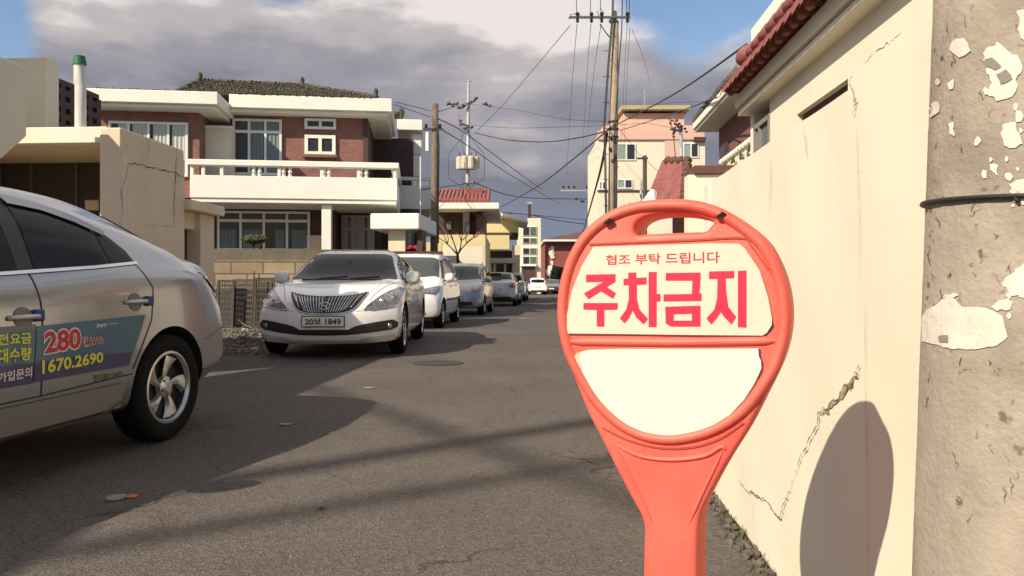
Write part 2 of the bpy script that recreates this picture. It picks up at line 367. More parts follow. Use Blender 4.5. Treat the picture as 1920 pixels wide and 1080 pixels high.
# ================================================================ ground
def sheet(name, poly, z, m, kind='structure', label=None, cat=None):
    o = meshobj(name, [(x, y, z) for x, y in poly], [tuple(range(len(poly)))], m)
    return tag(o, label or name+' surface', cat or name, kind=kind)
sheet('ground', [(-900, -300), (900, -300), (900, 1500), (-900, 1500)], -.02, M_dirt, label='bare dirt ground around the houses', cat='ground')
sheet('road', [(-60, -12), (.64, -12), (.75, 0), (.98, 3.7), (3.4, 4.2), (5.5, 62), (7.5, 95), (-1.5, 95), (-1.0, 60), (-3.2, 23), (-4.3, 13), (-60, 11)], 0, M_asph, label='worn grey asphalt lane between the houses', cat='road')
# verge of dirt and weeds along the foot of the right wall
rnd = random.Random(4)
mb = MB()
for i in range(260):
    v = rnd.uniform(.8, 3.7); p = ST.world(.70-abs(rnd.gauss(0, .035)), v); s = rnd.uniform(.006, .02)
    mb.blob((p.x, p.y, s*.3), (s, s, s*.8), i, 1, .3)
tag(mb.build('gravel', M_dirt), 'strip of dark grit along the foot of the cream wall', 'gravel', kind='stuff')
mb = MB()
for i in range(420):
    v = rnd.uniform(1.6, 3.62); p = ST.world(.70-abs(rnd.gauss(0, .03)), v); a = rnd.uniform(0, 6.3); l_ = rnd.uniform(.012, .035); w = .004
    d = Vector((math.cos(a)*l_*.6, math.sin(a)*l_*.6, l_)); n = Vector((-math.sin(a)*w, math.cos(a)*w, 0))
    q = Vector((p.x, p.y, 0)); mb.add([q-n, q+n, q+d], [(0, 1, 2)])
tag(meshobj('weeds', mb.v, mb.f, M_weed), 'thin low weeds growing along the wall foot', 'weeds', kind='stuff')
# manhole, road litter
p = gr(822, 681); o = MB().lathe([(.30, .004), (.30, .008), (.27, .010), (.02, .010)], 28).build('manhole_cover', mat('manhole_iron', (.045, .035, .03), .7, var=.5, vscale=20), smooth=False)
o.location = p; tag(o, 'round dark iron manhole cover in the lane ahead of the white sedan', 'manhole cover')
for (px, py, sx, sy, m, lab, cat) in ((535, 797, .075, .02, 'pale', 'pale oval patch of paint on the shaded asphalt', 'paint mark'), (692, 728, .09, .025, 'pale', 'pale paint mark inside the tip of the road shadow', 'paint mark'),
                                      (218, 935, .075, .03, 'pale', 'grey flattened scrap in the lower left of the lane', 'litter'), (247, 933, .04, .015, 'org', 'small orange scrap beside the grey one on the lane', 'litter'),
                                      (600, 955, .02, .015, 'dk', 'small dark stone on the lane before the sign', 'stone'), (983, 597, .35, .1, 'pale', 'pale streak of paint on the lane beside the grey minivan', 'paint mark'),
                                      (1020, 561, .8, .25, 'wh', 'white sheet lying on the lane behind the far white hatchback', 'litter')):
    p = gr(px, py); r2 = random.Random(px); n = 14
    sx *= .6; sy *= .8
    pts = [(sx*math.cos(2*math.pi*k/n)*r2.uniform(.8, 1.1), sy*6*.35*math.sin(2*math.pi*k/n)*r2.uniform(.8, 1.1)) for k in range(n)]
    h_ = .012 if m == 'dk' else .005
    mm = {'pale': mat('pale_mark', (.24, .22, .22), .9), 'org': mat('orange_scrap', (.55, .16, .06), .8), 'dk': M_dirt, 'wh': mat('white_scrap', (.6, .58, .55), .8)}[m]
    o = MB().prism(pts, 'z', .004, .004+h_).build({'paint mark': 'paint_mark', 'litter': 'litter', 'stone': 'stone'}[cat], mm); o.location = p; tag(o, lab, cat)
mb = MB()
for i in range(260):
    p = gr(rnd.uniform(300, 1250), rnd.uniform(640, 1080)); s = rnd.uniform(.0012, .0035); mb.blob((p.x, p.y, .002), (s*1.5, s, s), i, 1, .3)
tag(mb.build('grit', mat('grit', (.2, .175, .155), .9)), 'loose grit scattered over the lane', 'grit', kind='stuff')

# ================================================================ right side: fence wall, house
def crack(fn, pts, w, parent, m=None, seed=0, name='crack', jit=1.0):
    r3 = random.Random(seed); P = []
    for i in range(len(pts)-1):
        for t in range(6):
            k = t/6; P.append((pts[i][0]+(pts[i+1][0]-pts[i][0])*k+r3.uniform(-1, 1)*w*1.8*jit, pts[i][1]+(pts[i+1][1]-pts[i][1])*k+r3.uniform(-1, 1)*w*1.8*jit))
    P.append(pts[-1]); vs = []; fs = []
    for i, p in enumerate(P):
        q = P[min(i+1, len(P)-1)]; o_ = P[max(i-1, 0)]; d = Vector((q[0]-o_[0], q[1]-o_[1])); d = d.normalized() if d.length else Vector((1, 0)); n = Vector((-d.y, d.x))
        ww = w*r3.uniform(.15, 1)*math.sin(math.pi*min(max((i+.4)/(len(P)), .03), .97))**.5
        vs += [fn(p[0]+n.x*ww, p[1]+n.y*ww), fn(p[0]-n.x*ww, p[1]-n.y*ww)]
    for i in range(len(P)-1): fs.append((2*i, 2*i+1, 2*i+3, 2*i+2))
    return meshobj(name, vs, fs, m or M_crack, parent)
UW = .707
fence = thing('garden_wall', 'long sunlit cream plaster wall running along the right of the lane, cracked low down', 'wall', ST.world(UW, 0), ST.rz)
mb = MB()
bm = bmesh.new()
vend = ST.pu(1325, 345, UW)[0]; ztop = 1.412
# plaster face with gentle unevenness
nx, nz = 90, 24; vs = []; fs = []
r4 = random.Random(9)
for i in range(nx+1):
    for k in range(nz+1):
        v = -1.6+(vend+1.6)*i/nx; z = ztop*k/nz
        vs.append((.0025*math.sin(v*5+z*3)+.002*math.sin(v*11-z*7)+r4.uniform(-.0006, .0006), v, z))
for i in range(nx):
    for k in range(nz): a = i*(nz+1)+k; fs.append((a, a+1, a+nz+2, a+nz+1))
meshobj('wall_face', vs, fs, M_cream, fence, True)
MB().box(.004, .16, -1.6, vend-.001, 0, ztop-.001).build('wall_core', M_cream, fence)
MB().box(-.012, .17, vend-.12, vend+.02, 0, ztop+.0).build('end_pilaster', M_cream, fence, bev=.008)
fw = lambda v, z: (-.0065, v, z)
def pw(*pts): return [ST.pu(x, y, UW-.006) for x, y in pts]
crack(fw, pw((1612, 690), (1590, 722), (1560, 755), (1535, 775), (1533, 800), (1515, 830), (1500, 860), (1483, 915)), .0045, fence, seed=2)
crack(fw, pw((1612, 690), (1598, 720), (1580, 738)), .005, fence, seed=5)
M_stain = mat('wall_stain', (.40, .33, .21), .95, var=.4, vscale=30)
crack(fw, pw((1600, 712), (1580, 740), (1557, 762), (1540, 775)), .012, fence, M_stain, seed=6, jit=.4)
crack(fw, pw((1384, 900), (1400, 920), (1425, 932), (1445, 950), (1462, 975), (1472, 940), (1483, 915)), .004, fence, seed=3)
crack(fw, pw((1622, 560), (1622, 700), (1624, 820), (1627, 980), (1628, 1090)), .0012, fence, seed=8, jit=.3)
crack(fw, pw((1409, 905), (1410, 950), (1412, 990)), .0016, fence, M_stain, seed=18, jit=.4)
crack(fw, pw((1690, 62), (1672, 78), (1650, 90), (1622, 118)), .0022, fence, seed=11)
crack(fw, pw((1600, 135), (1592, 160), (1604, 190), (1598, 215)), .0035, fence, M_stain, seed=12)
crack(fw, pw((1606, 240), (1608, 330), (1612, 420), (1610, 520)), .0014, fence, M_stain, seed=13, jit=.4)
crack(fw, pw((1505, 232), (1509, 262), (1512, 300)), .0022, fence, M_stain, seed=14, jit=.5)
crack(fw, pw((1446, 285), (1445, 340), (1442, 400)), .0020, fence, M_stain, seed=15, jit=.3)

UH = 1.9; ZE = 2.59; UO = 1.776
house = thing('tiled_house', 'low cream house with red brown verge tiles rising above the right wall', 'house', ST.world(UH, 0), ST.rz)
ve = ST.pu(1413, 200, UH)[0]
v5, v6 = ST.pu(1590, 160, UH)[0], ST.pu(1494, 220, UH)[0]
w0, w1 = ST.pu(1443, 200, UH)[0], ST.pu(1414, 200, UH)[0]
mb = MB()   # wall built round its openings
zs0, zs1 = 1.95, 2.285
mb.box(0, .2, -1.5, v5, 0, ZE).box(0, .2, v5, v6, 0, zs0).box(0, .2, v5, v6, zs1, ZE).box(0, .2, v6, w0, 0, ZE).box(0, .2, w0, w1, 0, 2.0).box(0, .2, w1, w1+.14, 0, ZE)
mb.box(.2, 6, w1-.06, w1+.14, 0, ZE)
mb.build('wall', M_cream, house)
f = MB().box(.05, .09, v5-.01, v6+.01, zs0, zs0+.05).box(.05, .09, v5, v6, zs1-.04, zs1).box(.05, .09, v5-.01, v5+.04, zs0, zs1).box(.05, .09, (v5+v6)/2-.02, (v5+v6)/2+.02, zs0, zs1).build('slot_window', M_brown, house)
MB().box(.10, .11, v5, v6, zs0, zs1).build('pane', M_wglassd, f)
f = MB().box(-.01, .06, w0-.02, w0+.03, 2.0, 2.47).box(-.01, .06, w1-.05, w1-.01, 2.0, 2.47).box(-.01, .06, w0, w1, 2.42, 2.465).box(-.01, .05, (w0+w1)/2+.07, (w0+w1)/2+.1, 2.0, 2.45).build('window', mat('grey_frame', (.22, .20, .18), .6), house)
MB().box(.02, .03, w0, w1, 2.0, 2.46).build('pane', M_wglass, f)
d = UO-UH   # eave: slab with two grooves
mb = MB().box(d, .3, -1.5, ve+.12, ZE, ZE+.05).box(d+.03, .3, -1.5, ve+.10, ZE+.0505, ZE+.075).box(d-.02, .3, -1.5, ve+.14, ZE+.0755, ZE+.20)
mb.build('eave', M_cream, house, bev=.006)
# verge tiles: overlapping half rounds lying along the roof edge
mb = MB(); n = 32
for i in range(n):
    v = ve+.08-i*.18; z = ZE+.245
    prof = [(d-.05+.118*math.cos(math.pi*t/8), z-.055+.118*math.sin(math.pi*t/8)) for t in range(9)]
    mb.add([(x, v+.10, zz) for x, zz in prof]+[(x-.012*(1 if x < d-.05 else -1), v-.11, zz+.018) for x, zz in prof]+[(d-.05, v-.11, z-.06)], [(k, k+1, 9+k+1, 9+k) for k in range(8)]+[(9+k+1, 9+k, 18) for k in range(8)])
    mb.blob((d-.085, v-.06, ZE+.215), (.038, .055, .035), i, 2, .04)
mb.build('verge_tiles', M_tiler, house, smooth=False, angle=40)
mb = MB()
for i in range(10):
    x = d+.07+i*.22
    mb.tube([(x, ve+.05, ZE+.27+i*.075), (x, -1.5, ZE+.27+i*.075)], .06, 8)
mb.prism([(d, ZE+.2), (d+2.6, ZE+1.05), (d+2.6, ZE+.2)], 'y', -1.5, ve+.02)
mb.build('roof', M_tiler, house)
vq = ST.pu(1398, 112, UO)[0]
mb = MB().lathe([(.02, -.13), (.075, -.12), (.088, 0), (.075, .09), (.02, .11)], 14, 'y', (d+.0, vq, 3.09))
for i in range(30): mb.lathe([(.052, 0), (.062, -.26), (.03, -.265)], 10, 'y', (d+.02, vq-.05-i*.24, 3.09))
mb.build('ridge_end_tile', M_tiler, house, smooth=True)
# upper gable behind
gb = thing('gable_roof', 'white edged gable roof rising behind the red verge tiles', 'roof', ST.world(3.1, 0), ST.rz)
zg = lambda u: H+1.225*u
va = ST.pu(1408, 97, 3.1)[0]
MB().box(0, .05, -1, va, zg(3.1), zg(3.1)+.28).build('fascia', M_white, gb, bev=.01)
MB().box(.051, 2.2, -1, va-.02, zg(3.1)+.02, zg(3.1)+.10).box(.1, 2.2, -1, va-.05, 0.0, zg(3.1)+.018).build('soffit', mat('grey_soffit', (.30, .30, .27), .8), gb)

# cross wall with brown coping, facing the camera
cw = thing('cross_wall', 'cream wall end facing the camera with red brown coping, beyond the long wall', 'wall', ST.world(1.0, 6.15), ST.rz)
a, zt = ST.pv(1290, 311, 6.15); b = UH-.003
MB().box(a-1.0, b-1.0, 0, .18, 0, zt-.07).build('wall', M_cream, cw)
a2, _ = ST.pv(1300, 308, 6.15)
MB().box(a2-1.0, b-1.002, -.03, .22, zt-.069, zt).build('coping', M_tileb, cw, bev=.006)
# gate roof with red corrugated tiles
gt = thing('gate_roof', 'small red tiled gate roof left of the brown coping', 'roof', at(1290, 303, 7.6))
A, B, C_, D_ = at(1245, 303, 8.3), at(1291, 303, 7.6), at(1286, 382, 6.7), at(1213, 382, 7.9)
o0 = gt.location
quad = [A-o0, B-o0, C_-o0, D_-o0]; nrm = (quad[1]-quad[0]).cross(quad[3]-quad[0]).normalized()
if nrm.y > 0: nrm = -nrm
mb = MB().add([q for q in quad]+[q-nrm*.05 for q in quad], [(0, 1, 2, 3), (4, 7, 6, 5), (0, 4, 5, 1), (1, 5, 6, 2), (2, 6, 7, 3), (3, 7, 4, 0)])
for i in range(13):
    t = i/12; s = quad[0].lerp(quad[1], t) if True else 0; e_ = quad[3].lerp(quad[2], t)
    mb.tube([s+nrm*.004, e_+nrm*.004], .022, 6)
for i in range(1, 9):
    t = i/9; mb.tube([quad[0].lerp(quad[3], t)+nrm*.012, quad[1].lerp(quad[2], t)+nrm*.012], .008, 4)
mb.build('tiles', M_tiler, gt, angle=40)
mb = MB()
for i in range(9):
    t = i/8; q = quad[1].lerp(quad[2], t); mb.blob(q+nrm*.02, (.045, .05, .045), i, 2, .1)
for i in range(4): mb.blob(quad[0].lerp(quad[1], .25+i*.25)+nrm*.02, (.05, .05, .045), i+20, 2, .1)
mb.build('edge_tiles', M_tileb, gt)
MB().box(-.05, .35, .2, .5, -o0.z, -.12).build('gate_pier', M_brick2, gt)
MB().lathe([(.10, 0), (.10, .05), (.02, .16)], 4, 'z', tuple(at(1224, 385, 7.7)-o0)).build('post_cap', M_white, gt)

# brick house behind on the right, roof seen along its eave
bh = thing('brick_house', 'brick house with white edged eave and mossy balustrade behind the low cream house', 'house', ST.world(3.2, 10), ST.rz)
ub = 3.2
def BV(px, py, u=ub):
    v, z = ST.pu(px, py, u); return v-10, z
v0, z0 = BV(1413, 260); v1, _ = BV(1320, 260)
zt = H+(533-250)/1440*13.7*1.0+1.1
MB().box(.0, 3.5, 2.75, 5.4, 0, 3.99).build('wall', M_brick2, bh)
mb = MB().box(-.42, 4, 2.33, 5.67, 4.0, 4.05).box(-.46, 4, 2.3, 5.7, 4.051, 4.19)
mb.build('eave', M_white, bh, bev=.01)
mb = MB().add([(-.46, 2.3, 4.2), (4, 2.3, 4.2), (4, 5.7, 4.2), (-.46, 5.7, 4.2), (1.2, 3.9, 4.75), (3.4, 3.9, 4.75)], [(0, 1, 5, 4), (1, 2, 5), (2, 3, 4, 5), (3, 0, 4), (0, 3, 2, 1)])
for i in range(18):
    mb.blob((-.40, 5.6-i*.19, 4.25), (.1, .1, .09), i, 1, .15)
for i in range(8): mb.blob((-.36+i*.15, 2.36, 4.26), (.08, .1, .09+.06*(i == 0)), i+40, 1, .15)
mb.build('roof', M_tileg, bh)
wn = MB().box(-.05, -.001, 4.5, 5.1, 2.6, 3.6).build('window', M_brown, bh)
MB().box(-.06, -.051, 4.56, 5.04, 2.66, 3.54).build('pane', M_wglassd, wn)
# parapet with vines in front of it
pr = thing('balustrade', 'white parapet with a scalloped edge and hanging green growth', 'balustrade', ST.world(2.35, 8.2), ST.rz)
pa, za = ST.pu(1413, 262, 2.35); pb, zb = ST.pu(1352, 292, 2.35)
MB().box(0, .12, pa-8.2-.6, pb-8.2, 0, (za+zb)/2-.10).build('parapet', M_cream, pr)
mb = MB(); k = 0; v = pa-8.2-.5
while v < pb-8.2: mb.blob((0, v, (za+zb)/2-.05), (.05, .08, .05), k, 2, .05); v += .16; k += 1
mb.build('scallops', M_cream, pr, smooth=True)
v = pa-8.2-.4
while v < pb-8.2:
    mb = MB()
    for j in range(14): mb.blob((-.05, v+rnd.gauss(0, .05), (za+zb)/2-.12-abs(rnd.gauss(0, .07))), (.014, .022, .018), j, 1, .3)
    v += .42; mb.build('hanging_growth', M_leaf, pr)

# ================================================================ pink and cream apartment block
PB = Fr(0, 60, 0)
ap = thing('apartment_block', 'tall pink topped cream apartment block behind the middle utility pole', 'building', PB.world(PB.pv(1240, 300, 0)[0], 0))
ox = ap.location.x
def PBX(px): return PB.pv(px, 300, 0)[0]-ox
def PBZ(py): return PB.pv(1200, py, 0)[1]
MB().box(PBX(1121), PBX(1322), .01, 8, 0, PBZ(262)).build('wall', mat('block_cream', (.76, .68, .52), .9, var=.1, vscale=.25, streak=.35), ap)
MB().box(PBX(1133), PBX(1318), .6, 7, PBZ(262)+.01, PBZ(232)).box(PBX(1172), PBX(1288), 1, 6.5, PBZ(232), PBZ(207)).build('penthouse', M_pink, ap)
MB().box(PBX(1120), PBX(1320), -.15, .009, PBZ(262), PBZ(246)).build('pink_band', M_pink, ap)
MB().box(PBX(1246), PBX(1276), -.08, .0, PBZ(305), PBZ(262.5)).build('pink_panel', M_pink, ap)
MB().box(PBX(1167), PBX(1297), .4, 7, PBZ(203)+.02, PBZ(195)).build('roof_slab', mat('slab_olive', (.42, .38, .22), .9), ap)
MB().box(PBX(1300), PBX(1322), -.3, .0, PBZ(266), PBZ(258)).build('ledge', M_brown, ap)
MB().box(PBX(1120), PBX(1245), -.10, .008, PBZ(359), PBZ(356.5)).build('ledge', M_brown, ap)
for (x0, y0, x1, y1) in ((1157, 269, 1192, 301), (1157, 336, 1186, 354), (1281, 268, 1310, 296), (1123, 340, 1136, 356)):
    fr = MB().box(PBX(x0), PBX(x1), -.06, .0, PBZ(y1), PBZ(y1)+.09).box(PBX(x0), PBX(x1), -.06, .0, PBZ(y0)-.09, PBZ(y0)).box(PBX(x0), PBX(x0)+.08, -.06, 0, PBZ(y1)+.09, PBZ(y0)-.09).box(PBX(x1)-.08, PBX(x1), -.06, 0, PBZ(y1)+.09, PBZ(y0)-.09)
    xm = PBX((x0+x1)/2); fr.box(xm-.05, xm+.05, -.06, 0, PBZ(y1)+.09, PBZ(y0)-.09)
    fo = fr.build('window', M_whitec, ap)
    MB().box(PBX(x0)+.08, xm-.05, -.02, -.01, PBZ(y1)+.09, PBZ(y0)-.09).build('pane', mat('pane_green', (.26, .33, .27), .2), fo)
    MB().box(xm+.05, PBX(x1)-.08, -.02, -.01, PBZ(y1)+.09, PBZ(y0)-.09).build('pane', M_wglassd, fo)
MB().prism([(PBX(1178), PBZ(390)), (PBX(1180), PBZ(378)), (PBX(1185), PBZ(388)), (PBX(1184), PBZ(402)), (PBX(1176), PBZ(404))], 'y', -.12, -.02).build('leaf_sign', M_teal, ap)
o = MB().tube([(PBX(1221), 3, PBZ(195)), (PBX(1221), 3, PBZ(150))], .05, 5).build('antenna', M_galv, ap)

# ================================================================ left: cream gatehouse complex
UL = -4.3
gh = thing('cream_wall', 'shaded cream street wall with a branching crack beside the carport', 'wall', ST.world(UL, 7.35), ST.rz)
va, _ = ST.pu(201, 237, UL); vb, _ = ST.pu(345, 277, UL); zt = 2.49
MB().box(-.22, 0, 0.0, vb-7.35, 0, zt).build('wall', M_creamB, gh, bev=.012)
MB().box(-.22, -.001, vb-7.35-.03, vb-7.35+.012, 0, zt-.12).build('corner_strip', M_creamB, gh)
fl = lambda v, z: (.004, v-7.35, z)
def pl(*pts): return [ST.pu(x, y, UL) for x, y in pts]
M_crackd = mat('crack_shade', (.10, .075, .05), .95)
crack(fl, pl((240, 307), (262, 308), (300, 318), (330, 325), (344, 332)), .008, gh, M_crackd, 31)
crack(fl, pl((240, 307), (236, 330), (228, 352), (228, 372), (232, 402)), .006, gh, M_crackd, 32)
crack(fl, pl((331, 272), (330, 300), (329, 327), (326, 380), (327, 430)), .009, gh, M_crackd, 33, jit=.3)
crack(fl, pl((279, 258), (278, 300)), .003, gh, M_crackd, 34, jit=.3)
crack(fl, pl((262, 420), (300, 424), (325, 424)), .003, gh, M_crackd, 35, jit=.3)
# carport: fascia, roof slab, dark back wall, lit pier
cp = thing('carport', 'cream carport with a sunlit fascia over dark brown folding doors', 'carport', ST.world(-4.6, 7.37), ST.rz)
def CP(px, py, v=7.37):
    u, z = ST.pv(px, py, v); return u+4.6, z
xr, z1 = CP(200, 237); _, z0 = CP(200, 268); xl = -3.2
MB().box(xl, xr-.001, 0, .12, z0, z1).build('fascia', M_cream, cp, bev=.008)
MB().box(xl, xr-.02, .121, 1.36, z0+.02, z1-.12).build('roof_slab', M_creamB, cp)
xa, _ = CP(197, 330); xb, _ = CP(213, 330)
MB().box(xa-.02, .3, .02, .10, 0, CP(200, 292)[1]).build('pier', M_cream, cp, bev=.005)
bx0 = -3.2
db = MB().box(bx0, .25, 1.3, 1.36, 1.62, CP(100, 290, 8.7)[1]).build('back_panel', M_door, cp)
mb = MB(); 
for px in (0, 60, 145, 190): 
    u = ST.pv(px, 330, 8.67)[0]+4.6; MB().box(u-.015, u+.015, 1.27, 1.299, 1.62, CP(100, 290, 8.7)[1]).build('door_rib', mat('rib_grey', (.10, .085, .075), .7), cp)
MB().box(bx0, .2, 1.2, 1.36, 0, 1.62).build('low_wall', M_creamB, cp)
# stair wall on the far left
US = -4.9
sw = thing('stair_wall', 'tall shaded cream stair wall at the far left with a slanting underside', 'wall', ST.world(US, 7), ST.rz)
P = [ST.pu(x, y, US) for x, y in ((53, 128), (30, 118), (0, 123), (0, 300), (50, 256))]
P = [(v-7, z) for v, z in P]
sl_ = (P[3][1]-P[4][1])/(P[3][0]-P[4][0])
poly = [P[0], P[1], (P[1][0]-.35, P[1][1]+.0), (-5.0, P[1][1]), (-5.0, .0), (P[3][0]-(P[3][1])/sl_*.8, .35), P[3], P[4]]
MB().prism(poly, 'x', -.18, 0).build('wall', M_cream, sw, bev=.01)
st = thing('stair_block', 'cream stair block with a curved shadow across its sunlit face', 'wall', ST.world(-5.2, 8.4), ST.rz)
a, z1 = ST.pv(38, 108, 8.4); b, _ = ST.pv(88, 108, 8.4); c_, _ = ST.pv(52, 230, 8.4)
dv = .22
MB().box(a+5.2-1.6, b+5.2, 0, dv, 2.62, z1).build('wall', M_cream, st, bev=.012)
# vent pipe
pp = at(151, 237, 7.75); zt = at(151, 100, 7.75).z
o = MB().tube([(0, 0, 0), (.0, 0, (zt-pp.z)*.72), (-.01, 0, (zt-pp.z)*.73), (-.01, 0, zt-pp.z)], .053, 14).build('vent_pipe', M_pipe, smooth=False, angle=40); o.location = pp-Vector((0, 0, .12))
tag(o, 'white upright vent pipe with a green cap on the carport roof', 'pipe')
MB().lathe([(.045, 0), (.063, .0), (.063, .05), (.055, .055), (.055, .09), (.02, .095)], 14, 'z', (-.01, 0, zt-pp.z)).build('cap', M_green, o)
# vent block screen
vs_ = thing('block_screen', 'dark pierced block screen behind the white vent pipe', 'screen', ST.world(-6.0, 9), ST.rz)
va, zA = ST.pu(100, 140, -6); vb, zB = ST.pu(186, 180, -6); z2 = ST.pu(140, 232, -6)[1]-.1
zt = (zA+zB)/2; mb = MB(); nb = 5; mb.box(-.15, 0, va-9, vb-9, z2-.2, z2+.06).box(-.15, 0, va-9, vb-9, zt-.06, zt)
for i in range(nb+1): v = va+(vb-va)*i/nb; mb.box(-.15, 0, v-9-.045, v-9+.045, z2+.06, zt-.06)
for j in range(1, 4): z = z2+(zt-z2)*j/4; mb.box(-.149, -.001, va-9, vb-9, z-.04, z+.04)
mb.box(-.3, -.2, va-9, vb-9, z2-.2, zt-.02).build('blocks', M_brown, vs_)
MB().box(-2.5, .1, -.2, vb-9+.2, 0, z2-.19).build('roof_base', M_creamB, vs_)
# gate with slab roof between wall and brick house
gg = thing('gate', 'small cream gateway with a flat slab roof past the cracked wall', 'gate', ST.world(UL, 8.9), ST.rz)
v1_, z1 = ST.pu(409, 388, UL); v0_, _ = ST.pu(346, 369, UL)
MB().box(-1.2, .08, v0_-8.9, v1_-8.9+.02, z1-.12, z1).build('roof_slab', M_creamB, gg, bev=.01)
p0, _ = ST.pu(376, 420, UL-.05); p1, _ = ST.pu(402, 420, UL-.05)
MB().box(-.35, -.05, p0-8.9, p1-8.9, 0, z1-.121).build('pier', M_creamB, gg, bev=.008)
MB().box(-.30, -.12, v0_-8.9, p0-8.9, z1-.32, z1-.121).build('lintel', M_creamB, gg)
MB().box(-.28, -.22, v0_-8.9, p0-8.9, 0, z1-.33).build('gate_leaf', M_door, gg)

# ================================================================ two storey brick house
HB = Fr(0, 22.6, 7.1)
bz = thing('two_storey_house', 'two storey red brick house with white balcony and mossy tiled roof', 'house', HB.world(-7, 0), HB.rz)
class Loc:      # shift the measured u so meshes sit in the house's own frame
    @staticmethod
    def b(mb, x0, y0, x1, y1, v0, v1):
        a, _ = HB.pv(x0, (y0+y1)/2, v0); b_, _ = HB.pv(x1, (y0+y1)/2, v0); xm = (x0+x1)/2
        zt = HB.pv(xm, y0, v0)[1]; zb = HB.pv(xm, y1, v0)[1]
        return mb.box(a+7, b_+7, v0, v1, zb, zt)
def hb(x0, y0, x1, y1, v0, v1, mb=None): return Loc.b(mb or MB(), x0, y0, x1, y1, v0, v1)
def hu(px, v): return HB.pv(px, 300, v)[0]+7
def hz_(py, v, px=560): return HB.pv(px, py, v)[1]
ZF = hz_(371, 0)            # balcony floor
ZEV = hz_(207, .5)
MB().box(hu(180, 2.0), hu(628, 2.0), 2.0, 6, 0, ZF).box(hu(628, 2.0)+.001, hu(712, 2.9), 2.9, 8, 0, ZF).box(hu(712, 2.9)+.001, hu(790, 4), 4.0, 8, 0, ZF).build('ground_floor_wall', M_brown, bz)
MB().box(hu(374, .38), hu(681, 1.6), 1.6, 7, ZF+.001, ZEV+.1).box(hu(150, .38), hu(374, .38)-.001, .38, 7, ZF+.001, ZEV+.05).build('upper_wall', M_brick, bz)
MB().box(hu(681, 1.6)+.001, hu(690, 1.6), 1.55, 7, ZF+.001, ZEV+.1).build('corner_pier', M_brown, bz)
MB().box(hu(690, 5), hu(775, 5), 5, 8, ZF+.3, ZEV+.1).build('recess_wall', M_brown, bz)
# eaves: left part stands forward
va_, vm_ = -.3, 1.0
zl0, zl1 = hz_(193, va_, 300), hz_(169, va_, 300)
mb = MB().box(hu(150, va_), hu(408, va_), va_, 3, zl0, zl1-.0).box(hu(150, va_), hu(400, va_), va_+.12, 3, zl0-.10, zl0-.001)
mb.build('eave', M_white, bz, bev=.015)
zm0, zm1 = hz_(205, vm_, 570), hz_(180, vm_, 570)
mb = MB().box(hu(408, va_)+.002, hu(735, vm_), vm_, 5.0, zm0, zm1).box(hu(408, va_)+.002, hu(728, vm_), vm_+.12, 5.0, zm0-.10, zm0-.001)
mb.build('eave', M_white, bz, bev=.015)
zr0, zr1 = hz_(243, 5, 760), hz_(223, 5, 760)
MB().box(hu(735, vm_)+.05, hu(792, 5), 5.05, 9, zr0, zr1).build('eave', M_white, bz, bev=.015)
# tiled hip roof
xl, xr_ = hu(345, 1.2), hu(705, 1.2); xa, xb = hu(372, 3.0), hu(565, 3.0); zr = hz_(153, 3.0, 470); zb_ = zm1+.02
vs = [(xl-.1, 1.12, zb_+.03), (xr_, 1.12, zb_), (xr_, 7, zb_), (xl-.1, 7, zb_+.05), (xa, 3.2, zr), (xb, 3.2, zr-.05)]
mb = MB().add(vs, [(0, 1, 5, 4), (1, 2, 5), (2, 3, 4, 5), (3, 0, 4), (0, 3, 2, 1)])
r5 = random.Random(5)
for i in range(95):     # front slope: lines of round tiles
    for t in range(11):
        s = i/94; k = t/10
        p = Vector(vs[0]).lerp(Vector(vs[1]), s).lerp(Vector(vs[4]).lerp(Vector(vs[5]), s), k)
        if s < .99: mb.blob((p.x, p.y, p.z+.0), (.062, .16, .045), i*13+t, 1, .2)
for (a, b_, n_) in ((vs[4], vs[5], 26), (vs[5], vs[1], 22), (vs[4], vs[0], 22)):
    for i in range(n_+1):
        p = Vector(a).lerp(Vector(b_), i/n_); mb.blob((p.x, p.y, p.z+.05), (.13, .12, .07), i+7, 1, .3)
for i in range(26): mb.blob((hu(190, .2)+i*.105, .02, zl1+.04), (.07, .2, .05), i, 1, .3)
mb.build('roof', M_tileg, bz)
for p in (vs[4], vs[5], vs[1]): MB().blob((p[0], p[1], p[2]+.16), (.07, .09, .17), 3, 2, .15).build('ridge_finial', M_tileg, bz)
MB().blob((hu(752, 6), 6, hz_(213, 6, 752)), (.12, .12, .25), 3, 2, .15).build('ridge_finial', M_tileg, bz); MB().blob((hu(742, 6), 6, hz_(216, 6, 752)), (.25, .15, .15), 4, 2, .15).build('ridge_finial', M_tileg, bz)
# balcony
zr1_, zr0_ = hz_(302, 0, 550), hz_(313, 0, 550); zp1, zp0 = hz_(331, 0, 550), hz_(373, 0, 550)
x0, x1 = hu(356, 0), hu(745, 0)
MB().box(x0, x1, 0, .14, zp0, zp1).box(x1-.14, x1-.001, .1401, 4, zp0, zp1).box(x0, x0+.14, .1401, 1.5, zp0, zp1).build('balcony_parapet', M_white, bz, bev=.012)
MB().box(x0-.05, x1+.05, -.05, .19, zr0_, zr1_).box(x1-.19, x1+.049, .1901, 4, zr0_, zr1_).build('balcony_rail', M_white, bz, bev=.015)
MB().box(x0+.03, x1-.03, .04, 3.9, zp0-.12, zp0-.001).build('balcony_slab', M_white, bz, bev=.01)
def baluster(x, y):
    MB().lathe([(.055, zp1), (.055, zp1+.05), (.03, zp1+.06), (.06, (zp1+zr0_)/2), (.03, zr0_-.06), (.05, zr0_-.05), (.05, zr0_)], 8, 'z', (x, y, 0)).build('baluster', M_white, bz)
for px in (476, 487, 532, 544, 607, 617, 676, 687): baluster(hu(px, .07), .07)
for px in (473, 537, 548, 601, 613, 671, 682): pass
